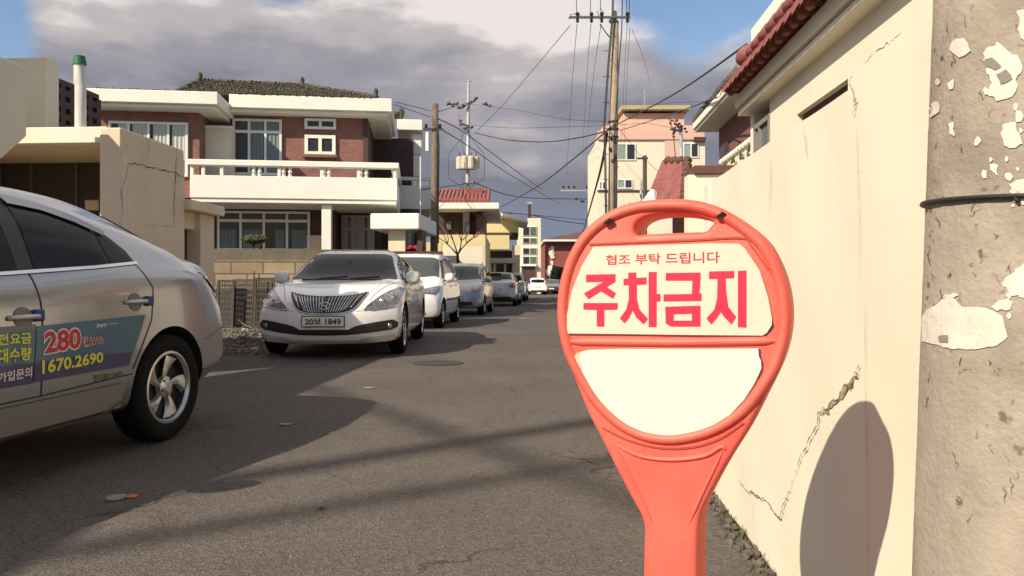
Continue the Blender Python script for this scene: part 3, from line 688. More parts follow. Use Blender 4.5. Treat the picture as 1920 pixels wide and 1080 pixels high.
for px in (359, 380, 415, 523, 603, 672, 740): MB().box(hu(px, 0)-.045, hu(px, 0)+.045, .02, .12, zp1+.001, zr0_-.001).build('rail_post', M_white, bz)
MB().box(hu(603, .15), hu(621, .15), .16, .46, 0, zp0-.121).build('porch_column', M_white, bz, bev=.012)
# second balcony, further back on the right
zq1, zq0 = hz_(348, 4.5, 780), hz_(392, 4.5, 780); zq2 = hz_(338, 4.5, 780); zq3 = hz_(332, 4.5, 780)
xs_, xe = hu(749, 4.5), hu(809, 4.5)
MB().box(xs_-.3, xe, 4.5, 4.62, zq0, zq1).box(xs_-.3, xe, 4.63, 8, zq0, zq0+.1).build('rear_parapet', M_white, bz, bev=.012)
MB().box(xs_-.3, xe+.03, 4.46, 4.66, zq2, zq3).build('rear_rail', M_white, bz)
for px in (775, 783, 806): MB().box(hu(px, 4.5)-.05, hu(px, 4.5)+.05, 4.5, 4.62, zq1, zq2).build('rear_rail_post', M_white, bz)
MB().box(hu(766, 5.2), hu(788, 5.2), 5.2, 5.45, hz_(330, 5.2, 775), hz_(291, 5.2, 775)).box(hu(772, 5.2), hu(790, 5.2), 5.3, 5.5, hz_(288, 5.2, 775), hz_(245, 5.2, 775)-.1).build('side_column', M_white, bz)
# cream stair box by the balcony door + downpipe
MB().box(hu(377, 1.0), hu(433, 1.0), 1.0, 1.599, ZF, hz_(241, 1.0, 400)).build('plaster_box', M_cream, bz)
MB().box(hu(375, 1.0), hu(435, 1.0), .94, 1.598, hz_(241, 1.0, 400)+.001, hz_(236, 1.0, 400)).build('box_cap', M_white, bz)
MB().tube([(hu(372, 1.3), 1.35, hz_(238, 1.3, 375)), (hu(375, 1.3), 1.35, hz_(245, 1.3, 375)), (hu(377, 1.0)-.09, 1.3, hz_(255, 1.3, 375)), (hu(377, 1.0)-.09, 1.3, ZF)], .04, 8).build('downpipe', M_white, bz)
# windows
def window(x0, y0, x1, y1, v, cols, trans=None, m=M_whitec, fw_=.07, name='window', pane=None, sill=False):
    a, b_ = hu(x0, v), hu(x1, v); xm = (x0+x1)/2; zt, zb = hz_(y0, v, xm), hz_(y1, v, xm); mb = MB()
    mb.box(a, b_, v, v+.08, zb, zb+fw_).box(a, b_, v, v+.08, zt-fw_, zt)
    for i in range(cols+1):
        x = a+(b_-a)*i/cols; w_ = fw_/2
        mb.box(max(a, x-w_ if 0 < i < cols else (x if i == 0 else x-fw_)), min(b_, x+w_ if 0 < i < cols else (x+fw_ if i == 0 else x)), v-.004, v+.078, zb+.001, zt-.001)
    if trans:
        z = hz_(trans, v, xm); mb.box(a, b_, v-.008, v+.07, z-fw_*.6, z+fw_*.6)
    o = mb.build(name, m, bz)
    mp = MB().box(a+.02, b_-.02, v+.04, v+.05, zb+.02, zt-.02).build('pane', pane or M_wglassd, o)
    if sill: MB().box(a-.06, b_+.06, v-.12, v+.05, zb-.09, zb-.005).build('sill', M_brick, o)
    return o, a, b_, zt, zb
M_curt = mat('curtain', (.40, .42, .38), .8, var=.6, vscale=1, col2=(.12, .13, .12))
def curtains(o, a, b_, zt, zb, v, spans, m=None):
    mb = MB()
    for s, e_ in spans:
        x = a+(b_-a)*s; xe_ = a+(b_-a)*e_; n = max(3, int((xe_-x)/.05)); vs2 = []; fs2 = []
        for i in range(n+1):
            t = x+(xe_-x)*i/n; y = v+.036+(.0 if i % 2 else -.022)
            vs2 += [(t, y, zb+.06), (t, y, zt-.06)]
        for i in range(n): fs2.append((2*i, 2*i+2, 2*i+3, 2*i+1))
        meshobj('curtain', vs2, fs2, m or mat('curtain_cloth', (.30, .33, .29), .6), o)
o, a, b_, zt, zb = window(203, 228, 352, 330, .30, 4); curtains(o, a, b_, zt, zb, .30, ((.12, .23), (.30, .48), (.56, .73), (.80, .98)), mat('curtain_bright', (.42, .45, .40), .6))
o, a, b_, zt, zb = window(436, 223, 528, 328, 1.52, 3, trans=247); curtains(o, a, b_, zt, zb-.0, 1.52, ((.36, .62), (.70, .97)), mat('curtain_dim', (.14, .18, .19), .6))
window(571, 222, 630, 242, 1.52, 2, fw_=.08)
window(571, 253, 629, 290, 1.52, 2, fw_=.10, m=M_white, sill=True)
o, a, b_, zt, zb = window(407, 396, 581, 470, 1.92, 4, trans=414); curtains(o, a, b_, zt-.5, zb, 1.92, ((.02, .2), (.27, .48), (.62, .72), (.8, .97)), mat('curtain_dark', (.13, .17, .17), .6))
o, a, b_, zt, zb = window(640, 404, 702, 475, 2.8, 2, trans=430, m=mat('door_frame', (.42, .38, .35), .6), name='front_door')
mb = MB()
for k in range(4): x = a+(b_-a)*(.12+.25*k); mb.box(x-.09, x+.09, 2.77, 2.793, zb+.1, zb+1.15)
mb.build('door_panel', mat('door_panel', (.34, .30, .28), .6), o)
MB().box(hu(575, 1.9), hu(603, 1.9), 1.95, 1.999, 0, hz_(441, 1.9, 590)).build('pale_panel', M_creamB, bz)
MB().lathe([(.13, 0), (.12, -.1), (.02, -.18)], 12, 'z', (hu(690, 2), 2.6, hz_(378, 2, 690))).build('ceiling_lamp', M_whitec, bz)
# stone garden wall in front
sw2 = thing('stone_wall', 'tan stone block garden wall below the brick house windows', 'wall', HB.world(-7, -2.5), HB.rz)
a, zt = HB.pv(396, 491, -2.5); b_, _ = HB.pv(730, 467, -2.5); zt = HB.pv(480, 488, -2.5)[1]; zc = HB.pv(480, 467, -2.5)[1]
MB().box(a+7, b_+7, 0, .25, 0, zt).build('wall', M_stone, sw2)
MB().box(a+7, b_+7, .02, .27, zt+.001, zc).build('coping', mat('stone_cope', (.17, .14, .10), .9, var=.3, vscale=3, bump=.4, bscale=20), sw2)
# clipped garden tree
ct = thing('clipped_tree', 'small clipped garden tree with a flat green cushion crown before the window', 'tree', HB.world(HB.pv(476, 470, -1.2)[0], -1.2, 0), HB.rz)
zc = HB.pv(476, 450, -1.2)[1]; mb = MB()
mb.tube([(0, 0, 0), (.03, 0, zc-.75), (-.06, 0, zc-.45), (.0, 0, zc-.1)], .05, 7, .03).tube([(-.06, 0, zc-.45), (-.25, .05, zc-.2)], .025, 5).tube([(0, 0, zc-.5), (.22, .0, zc-.15)], .025, 5)
mb.build('trunk', M_bark, ct)
def leafball(mb, c, rad, n, s, rr):
    for i in range(n):
        d_ = Vector((rr.gauss(0, 1), rr.gauss(0, 1), rr.gauss(0, 1))).normalized(); k = rr.uniform(.7, 1.05)
        p = Vector(c)+Vector((d_.x*rad[0], d_.y*rad[1], d_.z*rad[2]))*k
        t = Vector((rr.uniform(-1, 1), rr.uniform(-1, 1), rr.uniform(-1, 1))).normalized(); b2 = t.cross(d_).normalized()
        mb.add([p-t*s, p+b2*s*.6, p+t*s, p-b2*s*.6], [(0, 1, 2, 3)])
mb = MB(); leafball(mb, (.02, 0, zc+.02), (.33, .27, .12), 1100, .033, rnd); leafball(mb, (0, 0, zc), (.24, .2, .07), 400, .04, rnd); leafball(mb, (-.3, .05, zc-.33), (.15, .12, .05), 200, .03, rnd)
meshobj('crown', mb.v, mb.f, M_leaf, ct)
# gate canopy beside the lane
cn = thing('gate_canopy', 'thick white concrete gate canopy below the right end of the balcony', 'canopy', ST.world(-4, 20.3), ST.rz)
a, z1 = ST.pv(694, 400, 20.3); b_, _ = ST.pv(786, 400, 20.3); _, z0 = ST.pv(740, 430, 20.3)
MB().box(a+4, b_+4, 0, 3.2, z0, z1).build('roof_slab', M_white, cn, bev=.04, seg=2)
a, _ = ST.pv(728, 450, 20.6); b2, _ = ST.pv(760, 450, 20.6); MB().box(a+4, b2+4, .3, .7, 0, z0-.001).build('pier', M_creamB, cn, bev=.01)
a, _ = ST.pv(782, 450, 20.6); b3, _ = ST.pv(792, 450, 20.6)
MB().box(a+4, b3+4-.0, .3, .9, 0, z0-.001).box(b2+4+.01, a+4-.01, 1.5, 1.6, 0, z0-.001).build('gate_post', M_brown, cn)
o = MB().lathe([(.13, 0), (.15, .5), (.11, .62), (.03, .68)], 12).build('green_bottle', mat('green_white', (.25, .42, .33), .5)); q = at(767, 466, 21.2); o.location = (q.x, q.y, q.z); tag(o, 'pale green container standing in the canopy gateway', 'container')
MB().lathe([(.04, .67), (.04, .74), (.01, .75)], 8).build('cap', M_whitec, o)
o = MB().box(-.18, .18, -.15, .15, -1.9, 0).build('stand', mat('stand_brown', (.06, .04, .03), .8), o)
rb = MB()
for i in range(14): rb.blob((rnd.uniform(-.3, .32), 0, rnd.uniform(-.04, .06)), (.07, .07, .045), i, 2, .25)
o = rb.build('red_cloth', mat('red_cloth', (.42, .03, .04), .8)); q = at(778, 466, 20.9); o.location = q; tag(o, 'red bundle lying on the gate ledge behind the white cars', 'cloth')
MB().box(-.75, .75, -.12, .15, -q.z, -.08).build('ledge', M_brown, o)

# ================================================================ buildings further down the lane
def far_block(name, label, Y, x0, x1, y0, y1, depth, m, cat='building', rz=0):
    q = at((x0+x1)/2, y0, Y); o = thing(name, label, cat, (q.x, Y, 0))
    return o, q
def fb(o, Y, x0, y0, x1, y1, d0, d1, m, name, ground=False, bev=0):
    a, b_ = at(x0, y0, Y+d0), at(x1, y1, Y+d0)
    return MB().box(a.x-o.location.x, b_.x-o.location.x, d0, d1, 0 if ground else b_.z, a.z).build(name, m, o, bev=bev)
o, q = far_block('yellow_house', 'yellow plaster house with red roof tiles and a bare tree before it', 36, 815, 915, 380, 500, 8, M_yell, 'house')
fb(o, 36, 815, 440, 910, 520, 0, 8, M_yell, 'lower_wall', True); fb(o, 36, 818, 393, 905, 441, 1.0, 7, M_brown, 'upper_wall')
fb(o, 36, 812, 380, 936, 392, -.6, 8, M_white, 'eave', bev=.02)
a = at(815, 380, 36); b_ = at(905, 355, 38); 
mb = MB()
for i in range(14): x = a.x-o.location.x+i*.19; mb.tube([(x, .2, a.z+.05), (x, 2.4, b_.z)], .10, 6)
mb.box(a.x-o.location.x, a.x-o.location.x+2.4, .3, 2.4, a.z+.0, a.z+.25)
mb.build('roof', M_tiler, o)
fb(o, 36, 874, 353, 905, 380, 1.5, 3, mat('red_box', (.24, .08, .06), .9), 'roof_hut')
fb(o, 36, 868, 392, 880, 441, .6, 1.0, M_galv, 'pillar'); fb(o, 36, 893, 400, 906, 470, .3, .99, M_brick2, 'brick_pier')
fb(o, 36, 790, 454, 828, 470, -3, -2.7, M_yell, 'side_wall', True)
for (x0, x1) in ((838, 846),): fb(o, 36, x0, 415, x1, 430, .8, .99, mat('pane_green', (.3, .3, .3)), 'window')
fb(o, 36, 826, 462, 906, 478, -2.2, -1.9, M_cream, 'garden_wall', True)
o, q = far_block('cream_house', 'cream yellow house with a low parapet wall behind the bare tree', 44, 905, 975, 400, 500, 6, M_yell, 'house')
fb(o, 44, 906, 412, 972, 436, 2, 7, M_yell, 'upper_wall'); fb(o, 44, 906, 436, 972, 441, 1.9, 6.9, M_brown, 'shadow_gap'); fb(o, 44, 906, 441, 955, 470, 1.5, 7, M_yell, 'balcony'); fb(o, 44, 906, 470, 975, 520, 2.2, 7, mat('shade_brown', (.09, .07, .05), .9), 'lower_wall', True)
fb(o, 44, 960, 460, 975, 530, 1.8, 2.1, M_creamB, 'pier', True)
fb(o, 44, 905, 484, 965, 493, 0, 1.8, M_creamB, 'porch_slab', bev=.02); fb(o, 44, 925, 493, 930, 520, .4, .6, M_creamB, 'porch_post', True); fb(o, 44, 945, 493, 949, 520, .4, .6, M_creamB, 'porch_post', True)
A0 = at(925, 396, 45); A1 = at(990, 412, 45); mb = MB(); x0 = A0.x-o.location.x; x1 = A1.x-o.location.x
mb.add([(x0, .3, A0.z), (x1, .3, A1.z), (x1, .3, A1.z-.2), (x0, .3, A0.z-.2), (x0, 6, A0.z), (x1, 6, A1.z), (x1, 6, A1.z-.2), (x0, 6, A0.z-.2)], [(0, 1, 2, 3), (4, 7, 6, 5), (0, 4, 5, 1), (1, 5, 6, 2), (2, 6, 7, 3), (3, 7, 4, 0)]); mb.build('roof_edge', M_white, o)
fb(o, 44, 908, 400, 960, 412, 2.5, 6, M_tileb, 'roof')
o, q = far_block('white_stair_tower', 'narrow pale building with a column of windows beyond the yellow houses', 76, 975, 1015, 408, 520, 8, M_pale)
fb(o, 76, 970, 409, 1014, 530, 0, 8, M_pale, 'wall', True)
for (y0, y1) in ((424, 442), (445, 456), (464, 477), (480, 496)):
    w_ = fb(o, 76, 979, y0, 1006, y1, -.1, -.005, M_whitec, 'window'); c_ = fb(o, 76, 981, y0+1.5, 992, y1-1.5, -.16, -.105, M_wglassd, 'pane', False); c_.parent = w_
    c_ = fb(o, 76, 994, y0+1.5, 1004.5, y1-1.5, -.16, -.105, mat('pane_green2', (.10, .13, .10), .3), 'pane'); c_.parent = w_
fb(o, 76, 978, 497, 1003, 535, -.2, -.01, M_brown, 'shopfront', True); fb(o, 76, 976, 495, 1006, 499, -.5, -.01, M_whitec, 'canopy')
o, q = far_block('chimney', 'thin dark chimney rising behind the pale stair tower', 90, 989, 995, 378, 410, 1, M_brown, 'chimney')
fb(o, 90, 990, 380, 996, 420, 0, .4, M_brown, 'stack', True); fb(o, 90, 989, 378, 997, 383, -.05, .5, M_galv, 'cap')
o, q = far_block('red_brick_building', 'red brick building with a white eave line at the end of the lane', 92, 1020, 1120, 430, 530, 10, M_brick2)
q = o.location.x; m_ = mat('far_brick', (.27, .085, .065), .95, var=.25, vscale=.8)
fb(o, 92, 1022, 452, 1128, 545, 0, 12, m_, 'wall', True); fb(o, 92, 1019, 449, 1130, 452.5, -1, 12, M_white, 'eave')
za = at(1000, 449, 91).z; xa, xb = at(1019, 449, 91).x-q, at(1132, 449, 91).x-q; zr = at(1100, 432, 97).z
MB().add([(xa, -1, za), (xb, -1, za), (xb, 13, za), (xa, 13, za), (xa+5.5, 6, zr), (xb, 6, zr)], [(0, 1, 5, 4), (1, 2, 5), (2, 3, 4, 5), (3, 0, 4), (0, 3, 2, 1)]).build('roof', M_tileb, o)
mb = MB()
for (x, y, s) in ((1036, 466, .22), (1034, 474, .3), (1036, 481, .22), (1033, 503, .3), (1029, 511, .35), (1035, 493, .2)):
    p = at(x, y, 91.8); mb.blob((p.x-q, -.1, p.z), (s, .05, s*1.2), int(x+y), 2, .45)
mb.build('peeled_plaster', M_cream, o)
# dark low things at the end of the lane
mb = MB()
for i in range(30):
    p = at(rnd.uniform(1045, 1100), 540, 86+rnd.uniform(-2, 2)); mb.blob((p.x, p.y, rnd.uniform(.5, 2.0)), (1.0, .8, .9), i, 2, .4)
tag(mb.build('shrubbery', mat('dark_shrub', (.05, .055, .035), .9, var=.4, vscale=2)), 'dark shrubs at the foot of the red brick building', 'shrubs', kind='stuff')
# unseen house added outside the frame on the left to shade sedan and lane
ch = thing('left_shade_house', 'unseen tall cream house added at the left to shade the lane and white sedan', 'house', (-8.9, 7.6, 0), 0)
MB().box(-3, 3.12, -.47, .7, 0, 5.5).build('wall', M_cream, ch)
MB().box(-3.1, 3.14, -.49, .72, 5.501, 5.65).build('roof_slab', M_white, ch)
# unseen house added behind the camera to shade the lower left lane
nb = thing('rear_shade_house', 'unseen two storey cream house added behind the viewpoint to shade the lane', 'house', (-10.6, -4.6, 0), 0)
MB().box(-3, 3.0, -3, 2.0, 0, 5.6).build('wall', M_cream, nb)
MB().box(-3.3, 3.3, -3.3, 2.3, 5.601, 5.85).build('roof', M_white, nb)

# ================================================================ vehicles
def section(zt, zs, w, wt, zb):
    g = zt-zs; k = min(1, g/.3); side = [(0, zb), (.72*w, zb), (.93*w, zb+.02), (.985*w, zb+.10), (w, zb+.42*(zs-zb)), (.993*w, zb+.75*(zs-zb)), (.965*w, zs-.05*k-.012), (.93*w, zs)]
    w0 = .925*w; z0 = zs+.012*k
    gh = [(w0+(wt-w0)*.03, z0), (w0+(wt-w0)*.30+.012*k, zs+g*.33), (w0+(wt-w0)*.62+.014*k, zs+g*.66), (wt, zt-.075*k-.006), (wt*.93, zt-.028*k), (wt*.72, zt-.008*k), (wt*.38, zt), (0, zt+.004)]
    return side+gh
def car_body(sp):
    Lc = sp['L']; fs = {k: tab(sp[k]) for k in ('zt', 'zs', 'w', 'wt', 'zb')}
    st = sorted(set([0, .02, .06, .12, .2, .3]+[round(.3+i*(Lc-.6)/38, 3) for i in range(39)]+[Lc-.3, Lc-.2, Lc-.12, Lc-.06, Lc-.02, Lc]))
    rings = []
    def ring(s, sc=1.0):
        half = section(fs['zt'](s), fs['zs'](s), fs['w'](s), fs['wt'](s), fs['zb'](s)); zm = (half[0][1]+half[-1][1])/2
        if sc < 1: half = [(y*sc, zm+(z-zm)*sc) for y, z in half]
        full = half+[(-y, z) for y, z in reversed(half[1:-1])]; out = []
        W_ = sp['W']/2; hf = max(0, 1-s/1.1)**1.5; hr = max(0, 1-(Lc-s)/1.1)**1.5
        for y, z in full:
            r = (abs(y)/W_)**2.3; zz = (z-.45)
            ds = hf*(sp['bf']*r+sp.get('lf', .10)*max(0, zz)**2/.12+.25*max(0, -zz-.12)) - hr*(sp['br']*r+sp.get('lr', .05)*max(0, zz)**2/.12+.3*max(0, -zz-.1))
            out.append((Lc/2-(s+ds), y, z))
        return out
    rings = [ring(0, .12), ring(0, .55), ring(0, .9)]+[ring(s) for s in st]+[ring(Lc, .9), ring(Lc, .55), ring(Lc, .12)]
    n = len(rings[0]); vs = [p for r in rings for p in r]; fc = []
    for i in range(len(rings)-1):
        for k in range(n): fc.append((i*n+k, (i+1)*n+k, (i+1)*n+(k+1) % n, i*n+(k+1) % n))
    fc += [tuple(range(n)), tuple(reversed([(len(rings)-1)*n+k for k in range(n)]))]
    return vs, fc
def wheel_parts(parent, Rw, Rr, width, sg, style):
    # sub-parts of a wheel Empty; outer face at y = sg*width/2
    h = width/2
    MB().lathe([(Rr-.005, -h+.01), (Rr+.01, -h), (Rw-.03, -h), (Rw-.008, -h+.02), (Rw, -h+.05), (Rw, h-.05), (Rw-.008, h-.02), (Rw-.035, h), (Rr+.014, h-.004), (Rr, h-.014), (Rr-.01, h-.03), (Rr-.01, -h+.03)], 40, 'y').build('tyre', M_tyre, parent, angle=50)
    y0 = sg*(h-.012); yi = sg*(h-.075)
    mb = MB(); n = 40; vs = []
    for r, y in ((Rr+.002, y0), (Rr-.012, y0+sg*.003), (Rr-.020, y0-sg*.012), (Rr-.022, y0-sg*.02)):
        for k in range(n): a = 2*math.pi*k/n; vs.append((r*math.cos(a), y, r*math.sin(a)))
    mb.add(vs, [(i*n+k, i*n+(k+1) % n, (i+1)*n+(k+1) % n, (i+1)*n+k) for i in range(3) for k in range(n)])
    ns = style.get('n', 5); tw = style.get('tw', .25); wi = style.get('wi', .035); wo = style.get('wo', .075)
    for j in range(ns):
        a0 = 2*math.pi*j/ns+style.get('ph', .3); sec = []
        for t in range(7):
            k = t/6; r = .045+(Rr-.035-.045)*k; a = a0+sg*tw*k**1.5; hw = (wi+(wo-wi)*k**1.6)/2; yy = y0-sg*(.030-.018*k)
            c = Vector((r*math.cos(a), 0, r*math.sin(a))); tn = Vector((-math.sin(a), 0, math.cos(a)))
            sec.append([c-tn*hw+Vector((0, yy-sg*.012, 0)), c-tn*hw*.35+Vector((0, yy, 0)), c+tn*hw*.6+Vector((0, yy-sg*.003, 0)), c+tn*hw+Vector((0, yy-sg*.03, 0))])
        mb.add([p for s in sec for p in s], [(4*i+q, 4*i+q+1, 4*i+q+5, 4*i+q+4) for i in range(6) for q in range(3)])
    mb.lathe([(.001, y0-sg*.006), (.03, y0-sg*.006), (.036, y0-sg*.012), (.062, y0-sg*.02), (.066, y0-sg*.05)], 18, 'y')
    r_ = meshobj('rim', mb.v, mb.f, M_rim, parent, angle=35)
    mb = MB().lathe([(.0, yi), (Rr-.03, yi), (Rr-.022, y0-sg*.021), (Rr-.018, y0-sg*.021)], 32, 'y', cap=False)
    for j in range(5):
        a = 2*math.pi*j/5+.9; mb.lathe([(.008, 0), (.008, sg*.004)], 6, 'y', (.05*math.cos(a), y0-sg*.018, .05*math.sin(a)))
    mb.build('brake_disc', M_rimd, parent)
def mirror_half(h):  # closed outline from a half outline that starts and ends on y=0
    return h+[(-y, z) for y, z in reversed(h) if abs(y) > 1e-6]
def car(name, label, cat, center, phi, sp, paint, group=None):
    """phi: heading in degrees from -Y towards -X; local +x is the nose, +y the left side"""
    hx, hy = -math.sin(R(phi)), -math.cos(R(phi)); root = thing(name, label, cat, (center[0], center[1], 0), math.atan2(hy, hx), group)
    Lc, Wd = sp['L'], sp['W']; X = lambda s: Lc/2-s
    vs, fc = car_body(sp); o = meshobj('body', vs, fc, [paint, M_well], root, True)
    md = o.modifiers.new('s', 'SUBSURF'); md.levels = 2; md.render_levels = 2
    bake(o); me = o.data
    bvh = BVHTree.FromPolygons([v.co.copy() for v in me.vertices], [tuple(p.vertices) for p in me.polygons])
    Rw = sp['Rw']
    for s in sp['axles']:
        for sg in (1, -1):
            mb = MB().lathe([(Rw+.045, 0), (Rw+.045, .6)] if True else [], 48, 'y')
            c = meshobj('cut', [(v[0]+X(s), sg*(v[1]+Wd/2-.36), v[2]+Rw+.0) for v in mb.v], mb.f, [paint, M_well])
            bm = bmesh.new(); bm.from_mesh(c.data); bmesh.ops.recalc_face_normals(bm, faces=bm.faces); bm.to_mesh(c.data); bm.free()
            c.data.polygons.foreach_set('material_index', [1]*len(c.data.polygons)); c.parent = root
            c.matrix_world = root.matrix_world
            b = o.modifiers.new('b', 'BOOLEAN'); b.object = c; b.operation = 'DIFFERENCE'; b.solver = 'EXACT'
            bpy.context.view_layer.update()
            bake(o); bpy.data.objects.remove(c)
    o.data.set_sharp_from_angle(angle=R(38))
    y_ = lambda sg, off=.004: ray(bvh, 'y', sg, off)
    def side(poly, nm, m, off=.004, sgs=(1, -1), res=.05, parent=None):   # poly in (s, z)
        out = []
        for sg in sgs:
            q = fill2d([(X(a), b) for a, b in poly], res); out.append(project(q, y_(sg, off), nm, m, parent or root))
        return out
    def front(poly, nm, m, off=.005, res=.04, parent=None): return project(fill2d(poly, res), ray(bvh, 'x', 1, off), nm, m, parent or root)
    def rear(poly, nm, m, off=.005, res=.04, parent=None): return project(fill2d(poly, res), ray(bvh, 'x', -1, off), nm, m, parent or root)
    def top(poly, nm, m, off=.005, res=.06, parent=None): return project(fill2d([(X(a), b) for a, b in poly], res), ray(bvh, 'z', 1, off), nm, m, parent or root)
    def line(pts, nm, w, m, sgs=(1, -1), off=.003, parent=None):
        for sg in sgs:
            P = [(X(a), b) for a, b in pts]; q = []; vs = []; fs = []
            D_ = []
            for i in range(len(P)-1):
                n = max(1, int(math.dist(P[i], P[i+1])/.04)); D_ += [(P[i][0]+(P[i+1][0]-P[i][0])*t/n, P[i][1]+(P[i+1][1]-P[i][1])*t/n) for t in range(n)]
            D_.append(P[-1])
            for i, p in enumerate(D_):
                a, b = D_[max(i-1, 0)], D_[min(i+1, len(D_)-1)]; d = Vector((b[0]-a[0], b[1]-a[1])).normalized()
                vs += [(p[0]-d.y*w/2, p[1]+d.x*w/2), (p[0]+d.y*w/2, p[1]-d.x*w/2)]
            for i in range(len(D_)-1): fs.append((2*i, 2*i+1, 2*i+3, 2*i+2))
            project((vs, fs), y_(sg, off), nm, m, parent or root)
    for s in sp['axles']:
        for sg in (1, -1):
            w = bpy.data.objects.new('wheel', None); link(w, root); w.location = (X(s), sg*(Wd/2-.115), Rw)
            wheel_parts(w, Rw, sp['Rr'], .20, sg, sp.get('wheel', {}))
    # glazing
    if 'ws' in sp: top([(a, b) for a, b in sp['ws']]+[(a, -b) for a, b in reversed(sp['ws']) if b > 1e-6], 'windshield', sp.get('wsm', M_glassg), res=.08)
    if 'rw' in sp: (rear if sp.get('rwx') else top)(mirror_half(sp['rw']) if sp.get('rwx') else [(a, b) for a, b in sp['rw']]+[(a, -b) for a, b in reversed(sp['rw']) if b > 1e-6], 'rear_window', M_glass, res=.08)
    for poly in sp.get('sg', []):
        side(smoothpoly(poly, 3) if len(poly) > 6 else poly, 'side_window', sp.get('sgm', M_glass), .005)
    if 'dlo' in sp: side(sp['dlo'], 'window_surround', M_blackpl, .002)
    for pts in sp.get('seams', []): line(pts, 'door_seam', .007, M_blackpl)
    for s, z in sp.get('handles', []):
        for sg in (1, -1):
            h = bvh.ray_cast(Vector((X(s), 5*sg, z)), Vector((0, -sg, 0)))[0]
            mb = MB().tube([(h.x+.085, h.y-sg*.0, z), (h.x+.06, h.y+sg*.028, z+.004), (h.x-.06, h.y+sg*.03, z+.004), (h.x-.09, h.y, z)], .012, 8)
            mb.build('handle', sp.get('handlem', paint), root, smooth=True)
            if sp.get('cup'):
                vs = [(h.x+.055*math.cos(k*.3142), h.z+.05*math.sin(k*.3142)) for k in range(20)]
                project(fill2d(vs, .03), y_(sg, .0035), 'handle_recess', mat('recess_shade', (.16, .155, .15), .5, .4), root)
    if 'mirror' in sp:
        s, z = sp['mirror']
        for sg in (1, -1):
            h = bvh.ray_cast(Vector((X(s), 5*sg, z-.02)), Vector((0, -sg, 0)))[0]; cy = h.y+sg*.13
            vs = []; 
            mb = MB().blob((0, 0, 0), (1, 1, 1), 1, 3, 0); V = []
            for v in mb.v:
                x, y, zz = v; f = lambda q, e_: math.copysign(abs(q)**e_, q)
                V.append((h.x+.02+.075*f(x, .75)*(1 if x > 0 else .35), cy+.105*f(y, .7), z+.01+.095*f(zz, .75)))
            mo = meshobj('wing_mirror', V, mb.f, sp.get('mirm', paint), root, True)
            MB().tube([(h.x+.01, h.y-sg*.02, z-.05), (h.x+.02, cy-sg*.05, z-.05)], .022, 8).build('mirror_stalk', M_blackpl, mo, smooth=True)
            MB().prism([(cy+.088*math.cos(k*math.pi/8), z+.062*math.sin(k*math.pi/8)) for k in range(16)], 'x', h.x-.008, h.x-.0065-.004).build('mirror_glass', M_chrome, mo)
    return root, bvh, dict(side=side, front=front, rear=rear, top=top, line=line, X=X, y_=y_, body=o)
def plate(root, F_, kind, z, w, h, text1, text2=None, x_off=.012, bvh=None, yc=0):
    sg = 1 if kind == 'front' else -1; L_ = root['__L']
    hit = bvh.ray_cast(Vector((6*sg, yc, z)), Vector((-sg, 0, 0)))[0]; x = hit.x+sg*.014
    pf = MB().box(x-sg*.012, x, yc-w/2-.012, yc+w/2+.012, z-h/2-.012, z+h/2+.012).build('number_plate', M_blackpl, root, bev=.004)
    MB().box(x, x+sg*.004, yc-w/2, yc+w/2, z-h/2, z+h/2).build('plate_face', M_platew, pf, bev=.003)
    if text1:
        vf = fit2d(text2d(text1, 1, .03), -w/2*.86, -h/2*.66, w/2*.86, h/2*.66)
        meshobj('plate_number', [(x+sg*.0055, yc+a*sg, z+b) for a, b in vf[0]], vf[1], M_blackpl, pf)

